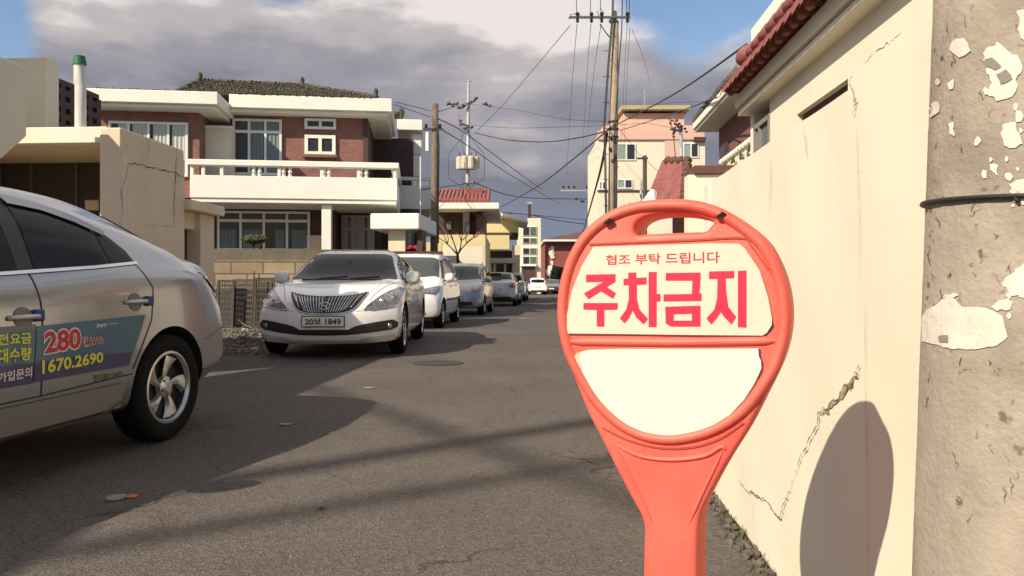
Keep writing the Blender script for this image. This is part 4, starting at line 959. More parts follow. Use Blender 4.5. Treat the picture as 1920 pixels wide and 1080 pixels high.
# ---- silver taxi (its tail is the nearest thing on the left)
SPT = dict(L=4.55, W=1.81, bf=.34, br=.34, Rw=.322, Rr=.215, axles=(.88, 3.59),
    zt=[(0, .62), (.06, .72), (.3, .80), (.9, .93), (1.25, 1.02), (1.9, 1.33), (2.25, 1.425), (2.7, 1.455), (3.05, 1.44), (3.44, 1.37), (3.94, 1.215), (4.12, 1.135), (4.40, 1.115), (4.52, 1.085), (4.55, .99)],
    zs=[(0, .55), (.3, .70), (.9, .86), (1.4, .93), (2.5, .975), (3.3, 1.03), (3.9, 1.035), (4.3, 1.0), (4.55, .90)],
    w=[(0, .86), (.3, .88), (.8, .90), (2, .905), (3.6, .905), (4.1, .89), (4.4, .87), (4.55, .85)],
    wt=[(0, .70), (.8, .74), (1.2, .70), (1.8, .62), (2.4, .60), (3.2, .59), (3.7, .60), (4.1, .69), (4.4, .73), (4.55, .73)],
    zb=[(0, .26), (.3, .20), (1, .19), (3.8, .22), (4.2, .28), (4.55, .36)],
    wheel=dict(n=5, tw=.30, wi=.026, wo=.115, ph=.35),
    ws=[(1.30, 0), (1.36, .55), (1.42, .70), (2.12, .54), (2.08, 0)], rw=[(3.30, 0), (3.32, .52), (3.98, .60), (4.08, 0)],
    dlo=[(1.45, .975), (1.95, 1.22), (2.3, 1.345), (2.6, 1.37), (2.85, 1.345), (3.03, 1.295), (3.20, 1.215), (3.31, 1.13), (3.345, 1.065), (3.0, 1.035), (2.2, .975)],
    sg=[[(1.60, 1.0), (1.95, 1.19), (2.3, 1.32), (2.50, 1.35), (2.50, 1.0)], [(2.60, 1.01), (2.61, 1.35), (2.83, 1.33), (3.0, 1.28), (3.09, 1.245), (3.10, 1.052)], [(3.13, 1.055), (3.12, 1.225), (3.20, 1.18), (3.29, 1.10), (3.31, 1.072)]],
    seams=[[(2.56, .99), (2.575, .85), (2.56, .42)], [(3.34, 1.06), (3.425, .92), (3.385, .735), (3.22, .47)], [(1.55, .94), (1.50, .6), (1.55, .40)], [(1.55, .40), (2.56, .415), (3.22, .445)]],
    handles=[(2.46, .787), (3.25, .84)], handlem=mat('handle_silver', (.50, .49, .47), .3, .5), cup=True, mirror=(1.62, 1.02))
def carpx(center, phi, Lc, half):     # measured image point -> (s, z) on the car's left side plane
    hx, hy = -math.sin(R(phi)), -math.cos(R(phi)); lx, ly = -hy, hx
    def f(px, py):
        a = (px-CX)/F; ox, oy = center[0]+lx*half, center[1]+ly*half
        # a*Y = ox + hx*t ; Y = oy + hy*t
        t = (ox-a*oy)/(a*hy-hx); Y = oy+hy*t; return Lc/2-t, H-(py-HY)/F*Y
    return f
PHI_T = 9.5
hx, hy = -math.sin(R(PHI_T)), -math.cos(R(PHI_T)); lx, ly = -hy, hx
wp = Vector((-2.035, 4.62)); CT = (wp.x-lx*.905-hx*(SPT['L']/2-3.59), wp.y-ly*.905-hy*(SPT['L']/2-3.59))
taxi, bv, K = car('taxi', 'silver electric taxi with blue advertising panels, its tail end beside the lane', 'taxi', CT, PHI_T, SPT, M_taxi)
tp = carpx(CT, PHI_T, SPT['L'], .90); XT = K['X']
def tside(pts, nm, m, off=.006, res=.05, smooth=0, parent=None):
    q = [tp(x, y) for x, y in pts]; 
    if smooth: q = smoothpoly(q, smooth)
    return K['side'](q, nm, m, off, (1,), res, parent)[0]
# visor over the rear door window
K['side']([(2.60, 1.37), (2.80, 1.35), (3.0, 1.30), (3.19, 1.225), (3.17, 1.20), (2.98, 1.262), (2.80, 1.305), (2.61, 1.32)], 'window_visor', mat('visor_grey', (.22, .24, .28), .15, .3), .016, (1, -1), .04)
K['side']([(2.0, 1.225), (2.3, 1.335), (2.54, 1.365), (2.54, 1.31), (2.3, 1.28), (2.05, 1.18)], 'window_visor', mat('visor_grey', (0, 0, 0)), .016, (1, -1), .04)
K['line']([(1.48, .965), (2.2, .972), (3.0, 1.028), (3.36, 1.062)], 'belt_trim', .016, M_chrome, off=.007)
# advertising wrap
M_b1 = mat('panel_blue', (.028, .095, .19), .4, coat=.3, var=.25, vscale=2, col2=(.04, .13, .17)); M_b2 = mat('panel_navy', (.03, .034, .105), .4, coat=.3); M_y = mat('lemon_print', (.62, .62, .07), .5); M_rd = mat('digit_red', (.45, .015, .03), .5); M_pk = mat('digit_outline', (.72, .62, .60), .5)
pan = tside([(68, 612), (272, 590), (240, 685), (60, 717)], 'advert_panel', M_b1, .006)
tside([(62, 676), (245, 660), (240, 685), (60, 717)], 'lower_band', M_b2, .0075, parent=pan)
pan2 = tside([(-420, 655), (66, 613), (58, 719), (-420, 800)], 'advert_panel', M_b1, .006)
tside([(-420, 735), (60, 680), (58, 719), (-420, 800)], 'lower_band', M_b2, .0075, parent=pan2)
tside([(-420, 648), (66, 608), (66, 619), (-420, 662)], 'upper_band', mat('panel_grey', (.17, .17, .17), .5), .0075, parent=pan2)
def ttext(s, quad, m, off, parent, bold=.02, nm='lettering', shear=0):   # quad: tl, tr, br, bl in image points
    vs, fs = fit2d(text2d(s, 1, bold, shear=shear), 0, 0, 1, 1); q = [tp(*p) for p in quad]; out = []
    for (a, b) in vs:
        t = [q[3][i]*(1-a)*(1-b)+q[2][i]*a*(1-b)+q[1][i]*a*b+q[0][i]*(1-a)*b for i in (0, 1)]; out.append((XT(t[0]), t[1]))
    return project((out, fs), ray(bv, 'y', 1, off), nm, m, parent)
Q = [(79, 619), (150, 612), (150, 655), (78, 667)]
ttext('280', Q, M_pk, .0085, pan, .085); ttext('280', [(81, 622), (148, 615), (148, 652), (80, 664)], M_rd, .0105, pan, .03)
ttext('원/kWh', [(152, 632), (191, 628), (191, 645), (152, 651)], M_pk, .0085, pan, .05); ttext('원/kWh', [(153, 633), (190, 629), (190, 644), (153, 650)], M_rd, .0105, pan, .0)
ttext('1670.2690', [(75, 675), (190, 659), (190, 679), (75, 702)], M_y, .010, pan, .03)
ttext('Joycr', [(178, 606), (199, 604), (199, 614), (178, 616)], M_pk, .0095, pan, .02); ttext('carsharing', [(201, 606), (218, 604), (218, 608), (201, 610)], M_pk, .0095, pan, .0)
ttext('충전요금', [(-30, 628), (56, 623), (56, 644), (-30, 650)], M_y, .0095, pan2, .03)
ttext('최대수량', [(-32, 656), (55, 650), (55, 675), (-32, 684)], M_y, .0095, pan2, .03)
ttext('가입문의', [(-8, 700), (56, 687), (56, 707), (-8, 718)], M_pk, .0095, pan2, .02)
ttext('전기 EV TAXI', [(176, 703), (229, 694), (229, 707), (176, 717)], mat('small_print', (.10, .08, .02), .5), .006, taxi, .03)
# blue door guards and rear lamp
for (s, z) in ((2.545, .795), (3.365, .845)):
    h = bv.ray_cast(Vector((XT(s), 5, z)), Vector((0, -1, 0)))[0]
    MB().box(h.x-.03, h.x+.03, h.y-.02, h.y+.022, z-.028, z+.028).build('door_guard', mat('guard_blue', (.02, .05, .20) if s < 3 else (.02, .11, .18), .6), taxi, bev=.008)
lt = K['side']([(4.00, 1.03), (4.14, 1.02), (4.30, .96), (4.36, .88), (4.28, .84), (4.14, .92)], 'tail_lamp', mat('tail_clear', (.55, .50, .48), .12, .3, coat=1, var=.6, vscale=22, col2=(.05, .03, .03)), .008, (1, -1), .03)
K['side']([(4.12, .985), (4.28, .93), (4.33, .88), (4.27, .862), (4.17, .93)], 'lamp_wedge', M_lampr, .011, (1, -1), .03)
K['rear'](mirror_half([(0, 1.00), (.50, .98), (.62, .93), (.60, .88), (0, .90)]), 'tail_garnish', M_chrome, .008)
for sg in (1, -1): K['rear']([(.45*sg, 1.0), (.72*sg, .98), (.72*sg, .84), (.5*sg, .86)], 'tail_lamp_inner', M_lampr, .009)
K['rear'](mirror_half([(0, .42), (.6, .42), (.7, .30), (0, .28)]), 'bumper_insert', M_blackpl, .006)
for sg in (1, -1): K['front']([(.42*sg, .70), (.84*sg, .80), (.84*sg, .66), (.5*sg, .60)], 'headlight', M_lamp, .007)
K['front'](mirror_half([(0, .55), (.5, .56), (.55, .40), (0, .36)]), 'grille', M_blackpl, .006)
K['line']([(1.35, .33), (2.2, .325), (3.15, .34)], 'sill_trim', .13, mat('sill_silver', (.34, .33, .31), .35, .5), off=.012)
K['line']([(2.62, .25), (3.0, .26), (3.16, .31)], 'sill_crease', .012, mat('sill_shade', (.2, .19, .18), .4, .4), off=.016)
K['line']([(3.95, .58), (4.1, .62), (4.3, .66)], 'bumper_seam', .006, mat('seam_soft', (.22, .2, .18), .5), sgs=(1,), off=.003)
K['line']([(3.95, .385), (4.1, .385), (4.35, .40)], 'bumper_edge', .012, M_chrome, sgs=(1, -1), off=.003)

# ---- white sedan facing the camera
SPG = dict(L=4.92, W=1.86, bf=.42, br=.3, lf=.22, Rw=.335, Rr=.235, axles=(.95, 3.80),
    zt=[(0, .74), (.04, .80), (.2, .86), (.6, .93), (1.15, .985), (1.35, 1.02), (2.05, 1.37), (2.35, 1.45), (2.8, 1.475), (3.4, 1.44), (3.9, 1.30), (4.3, 1.17), (4.7, 1.11), (4.88, 1.08), (4.92, 1.0)],
    zs=[(0, .66), (.1, .74), (.5, .85), (1.2, .93), (2.5, .97), (4.2, 1.01), (4.75, 1.0), (4.92, .92)],
    w=[(0, .90), (.25, .915), (.8, .925), (2, .93), (3.8, .93), (4.6, .91), (4.92, .87)],
    wt=[(0, .72), (.8, .76), (1.2, .73), (1.8, .64), (2.4, .61), (3.4, .60), (4.2, .66), (4.92, .70)],
    zb=[(0, .20), (.3, .19), (1, .18), (4.3, .2), (4.92, .3)],
    wheel=dict(n=10, tw=.05, wi=.02, wo=.035),
    ws=[(1.23, 0), (1.27, .40), (1.42, .745), (1.5, .745), (2.2, .575), (2.14, .3), (2.12, 0)], rw=[(3.55, 0), (3.57, .5), (4.2, .6), (4.3, 0)],
    wsm=mat('tinted_screen', (.040, .036, .043), .28, spec=.12),
    dlo=[(1.55, 1.0), (2.0, 1.24), (2.4, 1.36), (2.9, 1.385), (3.4, 1.35), (3.8, 1.24), (4.1, 1.06), (3.4, 1.03), (2.2, 1.0)],
    sg=[[(1.72, 1.03), (2.05, 1.22), (2.4, 1.335), (2.6, 1.35), (2.6, 1.025)], [(2.67, 1.03), (2.67, 1.355), (2.95, 1.36), (3.38, 1.32), (3.5, 1.06)]],
    seams=[[(1.62, .98), (1.58, .6), (1.62, .28)], [(2.63, 1.0), (2.66, .6), (2.68, .28)], [(3.85, 1.0), (3.7, .75), (3.45, .3)], [(1.62, .28), (3.45, .28)]],
    handles=[(2.5, .86), (3.6, .88)], mirror=(1.70, 1.03))
sed, bv, K = car('white_sedan', 'large white sedan facing the camera with a slatted chrome grille', 'car', (-2.42, 11.98), -1.8, SPG, M_wpaint, 'cars parked along the left of the lane')
sed['__L'] = 4.92
gp = mirror_half([(0, .78), (.25, .79), (.40, .81), (.495, .83), (.455, .75), (.39, .66), (.30, .595), (.15, .568), (0, .562)])
gr_ = K['front'](gp, 'grille', mat('grille_black', (.012, .012, .013), .3), .006, .03)
# chrome surround and slats that fan towards the corners
def fpts(bvh, pts, off): return [ray(bvh, 'x', 1, off)(y, z) for y, z in pts]
rim = MB(); P = [p for p in fpts(bv, smoothpoly(gp, 2), .010) if p]; rim.tube(P+[P[0]], .008, 6).build('chrome_surround', M_chrome, gr_, smooth=True)
sl = MB()
for i in range(-11, 12):
    yb = i*.0270; yt = i*.0420
    zb_ = .575+.9*max(0, abs(yb)-.12)**2*2.2; zt = .775+.04*(abs(yt)/.4)**2
    if abs(i) > 9: zb_ = .64 if abs(i) == 10 else .70; yb = i*.032
    q = [p for p in fpts(bv, [(yb+(yt-yb)*t/5, zb_+(zt-zb_)*t/5) for t in range(6)], .013) if p]
    if len(q) > 2 and abs(i) > 0: sl.tube(q, .0060, 5)
sl.build('grille_slats', M_chrome, gr_, smooth=True)
em = MB(); E = []
for k in range(25): a = 2*math.pi*k/24; E.append((.066*math.cos(a), .655+.042*math.sin(a)))
em.tube(fpts(bv, E, .022), .006, 6, cap=False)
em.tube(fpts(bv, [(-.035, .628), (-.022, .655), (-.012, .685)], .022), .006, 6).tube(fpts(bv, [(.014, .626), (.024, .655), (.037, .682)], .022), .006, 6).tube(fpts(bv, [(-.02, .650), (0, .657), (.022, .660)], .022), .006, 6)
em.build('emblem', M_chrome, sed, smooth=True)
for sg in (1, -1):
    hl = [(.465*sg, .622), (.55*sg, .70), (.65*sg, .782), (.75*sg, .848), (.85*sg, .895), (.89*sg, .87), (.897*sg, .79), (.88*sg, .705), (.80*sg, .655), (.70*sg, .63), (.58*sg, .612)]
    h = K['front'](hl, 'headlight', mat('lamp_shell', (.10, .10, .11), .12, .2, coat=1, var=.6, vscale=30, col2=(.30, .30, .31)), .007, .03)
    P = [p for p in fpts(bv, hl, .010) if p]; MB().tube(P+[P[0]], .006, 5).build('lamp_rim', M_chrome, h, smooth=True)
    for (y, z, r) in ((.80*sg, .765, .042), (.685*sg, .725, .036)):
        c = ray(bv, 'x', 1, 0)(y, z)
        if c is None: continue
        nrm = Vector((.86, .5*sg*(1 if y*sg > .75 else .6), .1)).normalized(); q = nrm.to_track_quat('Z', 'Y')
        for nm, prof, mm in (('lamp_ring', [(r, -.03), (r, .010), (r*.86, .014), (r*.80, .0)], M_chrome), ('lamp_lens', [(r*.78, -.02), (r*.7, .012), (r*.4, .020), (.001, .022)], mat('lens_clear', (.55, .56, .56), .08, .6))):
            mb = MB().lathe(prof, 20); ob = mb.build(nm, mm, h, smooth=nm == 'lamp_lens'); ob.location = c; ob.rotation_euler = q.to_euler()
low = mirror_half([(0, .378), (.30, .374), (.38, .415), (.48, .438), (.66, .468), (.82, .488), (.885, .448), (.875, .39), (.80, .36), (.55, .328), (.30, .308), (0, .302)])
li = K['front'](low, 'lower_grille', M_blackpl, .006, .035)
P = [p for p in fpts(bv, smoothpoly(low, 2), .009) if p]
MB().tube([Vector(p) for p in fpts(bv, [(-.36+.72*t/10, .335) for t in range(11)], .010)], .006, 5).tube([Vector(p) for p in fpts(bv, [(-.38+.76*t/10, .365) for t in range(11)], .010)], .004, 5).build('lower_bars', M_rimd, li)
for sg in (1, -1):
    c = ray(bv, 'x', 1, .004)(.78*sg, .405); ob = MB().lathe([(.04, 0), (.036, .012), (.01, .016)], 14, 'x').build('fog_lamp', M_lamp, li, smooth=True); ob.location = c
K['front'](mirror_half([(0, .245), (.40, .245), (.52, .275), (.86, .31), (.90, .275), (.86, .225), (.45, .20), (0, .20)]), 'front_lip', mat('lip_silver', (.62, .60, .57), .3, .3, coat=.5), .010, .04)
K['line']([(.12, .60), (.5, .66), (.95, .72)], 'wing_crease', .004, mat('seam_soft', (.22, .2, .18), .5), off=.002)
plate(sed, K, 'front', .478, .515, .118, '20보 1849', bvh=bv)
# bonnet creases
for sg in (1, -1):
    q = [ray(bv, 'z', 1, -.006)(K['X'](.20+t*.16), sg*(.46+.035*t)) for t in range(7)]; q = [p for p in q if p]; MB().tube(q, .013, 6).build('bonnet_crease', M_wpaint, sed, smooth=True)
    q = [ray(bv, 'z', 1, .002)(K['X'](.16+t*.12), sg*(.50+.036*t)) for t in range(9)]; q = [p for p in q if p]; MB().tube(q, .0035, 4).build('bonnet_gap', M_blackpl, sed)
for t in (0,):
    q = [ray(bv, 'z', 1, .006)(K['X'](1.24), -.55+1.1*k/8) for k in range(9)]; MB().tube([p for p in q if p], .014, 5).build('wiper_cowl', M_blackpl, sed)
for sg, y0 in ((1, .1), (-1, -.35)):
    q = [ray(bv, 'z', 1, .012)(K['X'](1.30+.02*k), y0+.40*k/6) for k in range(7)]; MB().tube([p for p in q if p], .007, 4).build('wiper', M_blackpl, sed)
MB().box(-.06, .06, -.03, .03, -.03, .03).build('screen_sticker', mat('sticker', (.16, .15, .16), .4), sed, bev=.004).location = ray(bv, 'z', 1, -.015)(K['X'](1.9), 0)

# ---- minivans, sedans and hatchbacks along the lane
def mpv(L_, W_, Hh, box=0):
    return dict(L=L_, W=W_, bf=.30, br=.14, lf=.16, lr=.03, Rw=.31, Rr=.2, axles=(.82, L_-.85),
        zt=[(0, .72), (.05, .80), (.35, .93), (.85, 1.03), (1.05, 1.10), (1.7, Hh-.14), (2.1, Hh-.03), (2.8, Hh), (L_-.8, Hh-.03), (L_-.28, Hh-.13), (L_-.08, Hh-.42), (L_, .95)],
        zs=[(0, .64), (.3, .80), (.9, .95), (2.2, 1.0), (L_-.4, 1.04), (L_, .88)],
        w=[(0, .47*W_), (.3, .49*W_), (1, .5*W_), (L_-.6, .5*W_), (L_, .47*W_)], wt=[(0, .38*W_), (.9, .40*W_), (1.6, .37*W_), (2.2, .36*W_), (L_-.3, .35*W_), (L_, .38*W_)],
        zb=[(0, .24), (.3, .22), (1, .2), (L_-.6, .22), (L_, .32)],
        ws=[(1.0, 0), (1.06, .25*W_), (1.14, .41*W_), (1.76, .355*W_), (1.74, 0)], rw=[(.0, Hh-.17), (.31*W_, Hh-.19), (.37*W_, 1.10), (0, 1.06)], rwx=True, wsm=mat('mpv_screen', (.055, .062, .058), .12, spec=.35),
        dlo=[(1.2, 1.07), (1.75, Hh-.20), (2.4, Hh-.12), (L_-.7, Hh-.14), (L_-.4, 1.12), (2.2, 1.06)],
        sg=[[(1.42, 1.10), (1.82, Hh-.235), (2.2, Hh-.17), (2.2, 1.09)], [(2.27, 1.09), (2.27, Hh-.165), (3.05, Hh-.165), (3.05, 1.10)], [(3.12, 1.10), (3.12, Hh-.165), (L_-.78, Hh-.18), (L_-.55, 1.14)]],
        seams=[[(1.28, .98), (1.25, .30)], [(2.24, 1.05), (2.24, .30)], [(3.08, 1.05), (3.05, .7), (2.95, .3)], [(1.25, .30), (2.95, .30)]],
        handles=[(2.1, .90), (2.95, .92)], mirror=(1.38, 1.08), wheel=dict(n=7, tw=.05, wi=.03, wo=.05))
def sedan(L_=4.5, W_=1.74, Hh=1.45):
    return dict(L=L_, W=W_, bf=.3, br=.22, Rw=.31, Rr=.2, axles=(.85, L_-1.0),
        zt=[(0, .64), (.06, .72), (.4, .82), (1.0, .95), (1.25, 1.0), (1.95, Hh-.11), (2.3, Hh-.01), (2.8, Hh), (3.2, Hh-.05), (3.6, Hh-.21), (L_-.6, 1.12), (L_-.15, 1.08), (L_, .98)],
        zs=[(0, .58), (.3, .72), (1.0, .88), (2.2, .95), (L_-.5, 1.0), (L_, .92)],
        w=[(0, .46*W_), (.3, .485*W_), (1, .5*W_), (L_-.6, .495*W_), (L_, .46*W_)], wt=[(0, .38*W_), (.9, .4*W_), (1.7, .35*W_), (2.4, .335*W_), (3.3, .34*W_), (L_-.5, .38*W_), (L_, .38*W_)],
        zb=[(0, .26), (.3, .22), (1, .2), (L_-.6, .22), (L_, .34)],
        ws=[(1.2, 0), (1.3, .40*W_), (2.05, .32*W_), (2.0, 0)], rw=[(3.12, 0), (3.14, .30*W_), (3.72, .36*W_), (3.82, 0)],
        dlo=[(1.5, 1.0), (2.0, Hh-.18), (2.5, Hh-.09), (3.0, Hh-.11), (3.5, 1.2), (3.7, 1.05), (2.2, .99)],
        sg=[[(1.65, 1.02), (2.05, Hh-.21), (2.45, Hh-.13), (2.45, 1.02)], [(2.52, 1.02), (2.52, Hh-.13), (2.95, Hh-.145), (3.35, 1.2), (3.4, 1.04)]],
        seams=[[(1.5, .95), (1.5, .3)], [(2.48, 1.0), (2.5, .3)], [(3.5, 1.0), (3.2, .3)]], handles=[(2.35, .86), (3.25, .87)], mirror=(1.6, 1.0), wheel=dict(n=6, tw=.05, wi=.03, wo=.05))
GRP = 'cars parked along the left of the lane'
def dress_front(c, K, bv, W_, zl=.76, ind=False, grm=None):
    c['__L'] = 1
    for sg in (1, -1):
        h = K['front']([(.27*W_*sg, zl+.03), (.40*W_*sg, zl+.09), (.465*W_*sg, zl+.10), (.47*W_*sg, zl-.03), (.42*W_*sg, zl-.08), (.28*W_*sg, zl-.06)], 'headlight', M_lamp, .008, .05)
        if ind: K['front']([(.40*W_*sg, zl+.07), (.465*W_*sg, zl+.08), (.47*W_*sg, zl-.03), (.41*W_*sg, zl-.06)], 'indicator', mat('amber_red', (.62, .09, .06), .2, coat=1), .011, .04, h)
    g_ = K['front'](mirror_half([(0, zl+.04), (.24*W_, zl+.03), (.22*W_, zl-.05), (0, zl-.06)]), 'grille', grm or M_blackpl, .008, .05)
    K['front'](mirror_half([(0, .42), (.30*W_, .42), (.34*W_, .32), (0, .31)]), 'lower_grille', M_blackpl, .008, .05)
    plate(c, K, 'front', .52, .5, .11, None, bvh=bv)
def dress_rear(c, K, bv, W_, zl=.92, tri=True):
    c['__L'] = 1
    for sg in (1, -1):
        K['rear']([(.30*W_*sg, zl-.10), (.40*W_*sg, zl+.10), (.455*W_*sg, zl+.06), (.46*W_*sg, zl-.14)] if tri else [(.38*W_*sg, zl+.12), (.45*W_*sg, zl+.10), (.46*W_*sg, zl-.10), (.38*W_*sg, zl-.08)], 'tail_lamp', M_lampr, .008, .05)
    K['rear'](mirror_half([(0, .40), (.38*W_, .42), (.36*W_, .33), (0, .32)]), 'bumper_insert', M_blackpl, .008, .05)
    plate(c, K, 'rear', .72, .5, .11, None, bvh=bv)
sp = mpv(4.3, 1.75, 1.68)
c, bv, K = car('white_minivan', 'white minivan nose to the camera directly behind the large white sedan', 'car', (-2.27, 18.0), 3.0, sp, M_wpaint, GRP); dress_front(c, K, bv, 1.75, .80)
K['line']([(1.3, .60), (3.4, .60)], 'rubbing_strip', .05, M_blackpl, off=.008)
sp = mpv(4.3, 1.70, 1.64)
c, bv, K = car('grey_minivan', 'silver grey minivan with an orange red indicator, behind the white minivan', 'car', (-1.58, 25.0), 4.0, sp, M_spaint, GRP); dress_front(c, K, bv, 1.70, .80, True, M_spaint)
K['side']([(1.3, 1.00), (3.7, 1.02), (3.7, 1.05), (1.3, 1.03)], 'side_band', M_dpaint, .008)
c, bv, K = car('champagne_sedan', 'champagne silver sedan parked tail to the camera with triangular red tail lamps', 'car', (-.52, 34.6), 184, sedan(4.5, 1.74, 1.47), M_spaint2, GRP); dress_rear(c, K, bv, 1.74)
c, bv, K = car('silver_minivan', 'silver minivan mostly hidden behind the champagne sedan', 'car', (.02, 43.5), 184, mpv(4.3, 1.7, 1.62), M_spaint, GRP); dress_rear(c, K, bv, 1.7, 1.0, False)
c, bv, K = car('white_hatchback', 'small white hatchback seen from behind far down the lane', 'car', (2.25, 70.5), 178, mpv(4.0, 1.72, 1.55), M_wpaint); dress_rear(c, K, bv, 1.72, .98, False)
c, bv, K = car('dark_sedan', 'dark sedan beyond the white hatchback at the end of the lane', 'car', (3.95, 76), 4, sedan(), M_dpaint); dress_front(c, K, bv, 1.74, .68)
c, bv, K = car('grey_sedan', 'grey sedan half hidden behind the rim of the orange sign', 'car', (5.25, 82), 6, sedan(), M_spaint); dress_front(c, K, bv, 1.74, .68)
c, bv, K = car('distant_minivan', 'pale minivan farthest away, in front of the dark shrubs', 'car', (3.3, 87), 0, mpv(4.2, 1.7, 1.7), M_spaint2); dress_front(c, K, bv, 1.7, .8)

# ================================================================ orange no-parking sign
SG = Fr(at(1270, 600, 1.39).x, 1.39, -24.0)     # local u across the face, v into the sign
sign = thing('parking_sign', 'orange plastic paddle sign with red Korean lettering standing before the wall', 'sign', SG.world(0, 0), SG.rz)
def sp_(px, py): return SG.pv(px, py, 0)
def curvefill(name, loops, extr, bev, m, parent, v0, smooth=True, res=2):
    c = bpy.data.curves.new('t', 'CURVE'); c.dimensions = '2D'; c.fill_mode = 'BOTH'; c.extrude = extr; c.bevel_depth = bev; c.bevel_resolution = res; c.offset = -bev
    for lp in loops:
        s = c.splines.new('POLY'); s.points.add(len(lp)-1); s.use_cyclic_u = True
        for i, p in enumerate(lp): s.points[i].co = (p[0], p[1], 0, 1)
    o = bpy.data.objects.new('t', c); COL.objects.link(o); dg = bpy.context.evaluated_depsgraph_get(); dg.update()
    me = bpy.data.meshes.new_from_object(o.evaluated_get(dg)); bpy.data.objects.remove(o)
    bm = bmesh.new(); bm.from_mesh(me); bmesh.ops.remove_doubles(bm, verts=bm.verts, dist=1e-5)
    for v in bm.verts: x, y, z = v.co; v.co = (x, v0-z, y)      # local z of the curve is towards the viewer
    bmesh.ops.recalc_face_normals(bm, faces=bm.faces); bm.to_mesh(me); bm.free(); me.materials.clear(); me.materials.append(m)
    me.name = name; o = link(bpy.data.objects.new(name, me), parent)
    if smooth: me.polygons.foreach_set('use_smooth', [True]*len(me.polygons)); me.set_sharp_from_angle(angle=R(50))
    return o
outer_px = [(1265, 373), (1310, 377), (1352, 390), (1392, 413), (1433, 447), (1457, 485), (1474, 530), (1482, 580), (1480, 625), (1470, 668), (1453, 708), (1431, 752), (1401, 810), (1363, 870), (1330, 930), (1312, 972), (1307, 1030), (1307, 1100), (1307, 1180),
            (1205, 1180), (1205, 1100), (1206, 1030), (1205, 980), (1182, 934), (1150, 872), (1124, 820), (1100, 773), (1080, 722), (1064, 680), (1050, 638), (1044, 590), (1047, 540), (1060, 490), (1083, 446), (1115, 413), (1155, 389), (1205, 376)]
outer = smoothpoly([sp_(x, y) for x, y in outer_px], 4)
TH = .050
hole = smoothpoly([sp_(x, y) for x, y in ((1189, 428), (1198, 414), (1222, 404), (1262, 401), (1300, 404), (1336, 415), (1330, 425), (1322, 434), (1300, 435), (1250, 437), (1210, 439), (1193, 440))], 3)
curvefill('body', [outer, hole], TH-.011, .010, M_orange, sign, TH, res=3)
# raised rim ring round the disc, grab bar and ribs: swept profiles on the face
def ridge(name, pts, w, h, closed=False, m=M_orange):
    P = [sp_(x, y) for x, y in pts]; P = smoothpoly(P, 5, closed); n = len(P); vs = []; fs = []
    for i in range(n):
        a = P[(i-1) % n] if closed else P[max(i-1, 0)]; b = P[(i+1) % n] if closed else P[min(i+1, n-1)]
        d = Vector((b[0]-a[0], b[1]-a[1])).normalized(); nn = Vector((-d.y, d.x)); e_ = 1 if closed else min(1, .25+i/4, .25+(n-1-i)/4)
        for k in range(7):
            t = k/6; x = (t-.5)*w*e_; y = h*math.sin(math.pi*t)**.75*e_; vs.append((P[i][0]+nn.x*x, .0005-y, P[i][1]+nn.y*x))
    for i in range(n if closed else n-1):
        j = (i+1) % n
        for k in range(6): fs.append((i*7+k, j*7+k, j*7+k+1, i*7+k+1))
    return meshobj(name, vs, fs, m, sign, True)
rp = [(1258+(x-1258)*.951, 598+(y-598)*.951) for x, y in outer_px if y < 720]; k_ = [i for i, p in enumerate(rp) if p[0] > 1258]; rr_ = [p for p in rp if p[0] > 1258]; rl_ = [p for p in rp if p[0] <= 1258]
ridge('rim', rr_+[(1398, 765), (1350, 800), (1300, 818), (1250, 824), (1200, 815), (1155, 790), (1112, 745)]+rl_, .021, .0085, True)
ridge('cross_bar', [(1064, 641), (1120, 641), (1260, 642), (1400, 640), (1455, 639)], .017, .006)
ridge('neck_rib', [(1153, 832), (1200, 855), (1260, 862), (1320, 855), (1352, 838), (1360, 845)], .009, .004)
ridge('neck_rib', [(1153, 836), (1178, 888), (1204, 940), (1222, 980)], .007, .003)
ridge('neck_rib', [(1356, 842), (1336, 885), (1312, 935), (1294, 978)], .007, .003)
M_groove = mat('groove_dark', (.40, .05, .03), .6)
def groove(pts, w=.0018, name='groove', m=M_groove):
    P = smoothpoly([sp_(x, y) for x, y in pts], 5, False); vs = []; fs = []
    for i in range(len(P)):
        a, b = P[max(i-1, 0)], P[min(i+1, len(P)-1)]; d = Vector((b[0]-a[0], b[1]-a[1])).normalized()
        vs += [(P[i][0]-d.y*w, -.0012, P[i][1]+d.x*w), (P[i][0]+d.y*w, -.0012, P[i][1]-d.x*w)]
    return meshobj(name, vs, [(2*i, 2*i+1, 2*i+3, 2*i+2) for i in range(len(P)-1)], m, sign)
groove([(1130, 802), (1180, 826), (1240, 840), (1300, 838), (1350, 822), (1395, 792)])
groove([(1105, 458), (1180, 455), (1300, 450), (1390, 446), (1408, 460), (1440, 505)])
# sheets
up = [(1113, 463), (1250, 459), (1330, 456), (1386, 457), (1397, 466), (1425, 508), (1441, 560), (1448, 598), (1447, 610), (1438, 624), (1430, 629), (1300, 628), (1150, 626), (1064, 625), (1064, 590), (1073, 545), (1092, 498)]
s1 = curvefill('sheet', [[sp_(x, y) for x, y in up]], .0012, 0, M_paper, sign, -.0016, False)
lo = [(1102, 656), (1160, 654), (1300, 654), (1422, 653), (1423, 668), (1427, 676), (1428, 690), (1422, 704), (1413, 722), (1395, 750), (1368, 778), (1330, 801), (1290, 814), (1250, 818), (1205, 812), (1160, 793), (1125, 765), (1100, 730), (1082, 700), (1094, 688), (1086, 676), (1088, 660)]
s2 = curvefill('sheet', [[sp_(x, y) for x, y in lo]], .0012, 0, M_paperw2 if 'M_paperw2' in globals() else mat('blank_sheet', (.72, .68, .58), .7, var=.05, vscale=9), sign, -.0016, False)
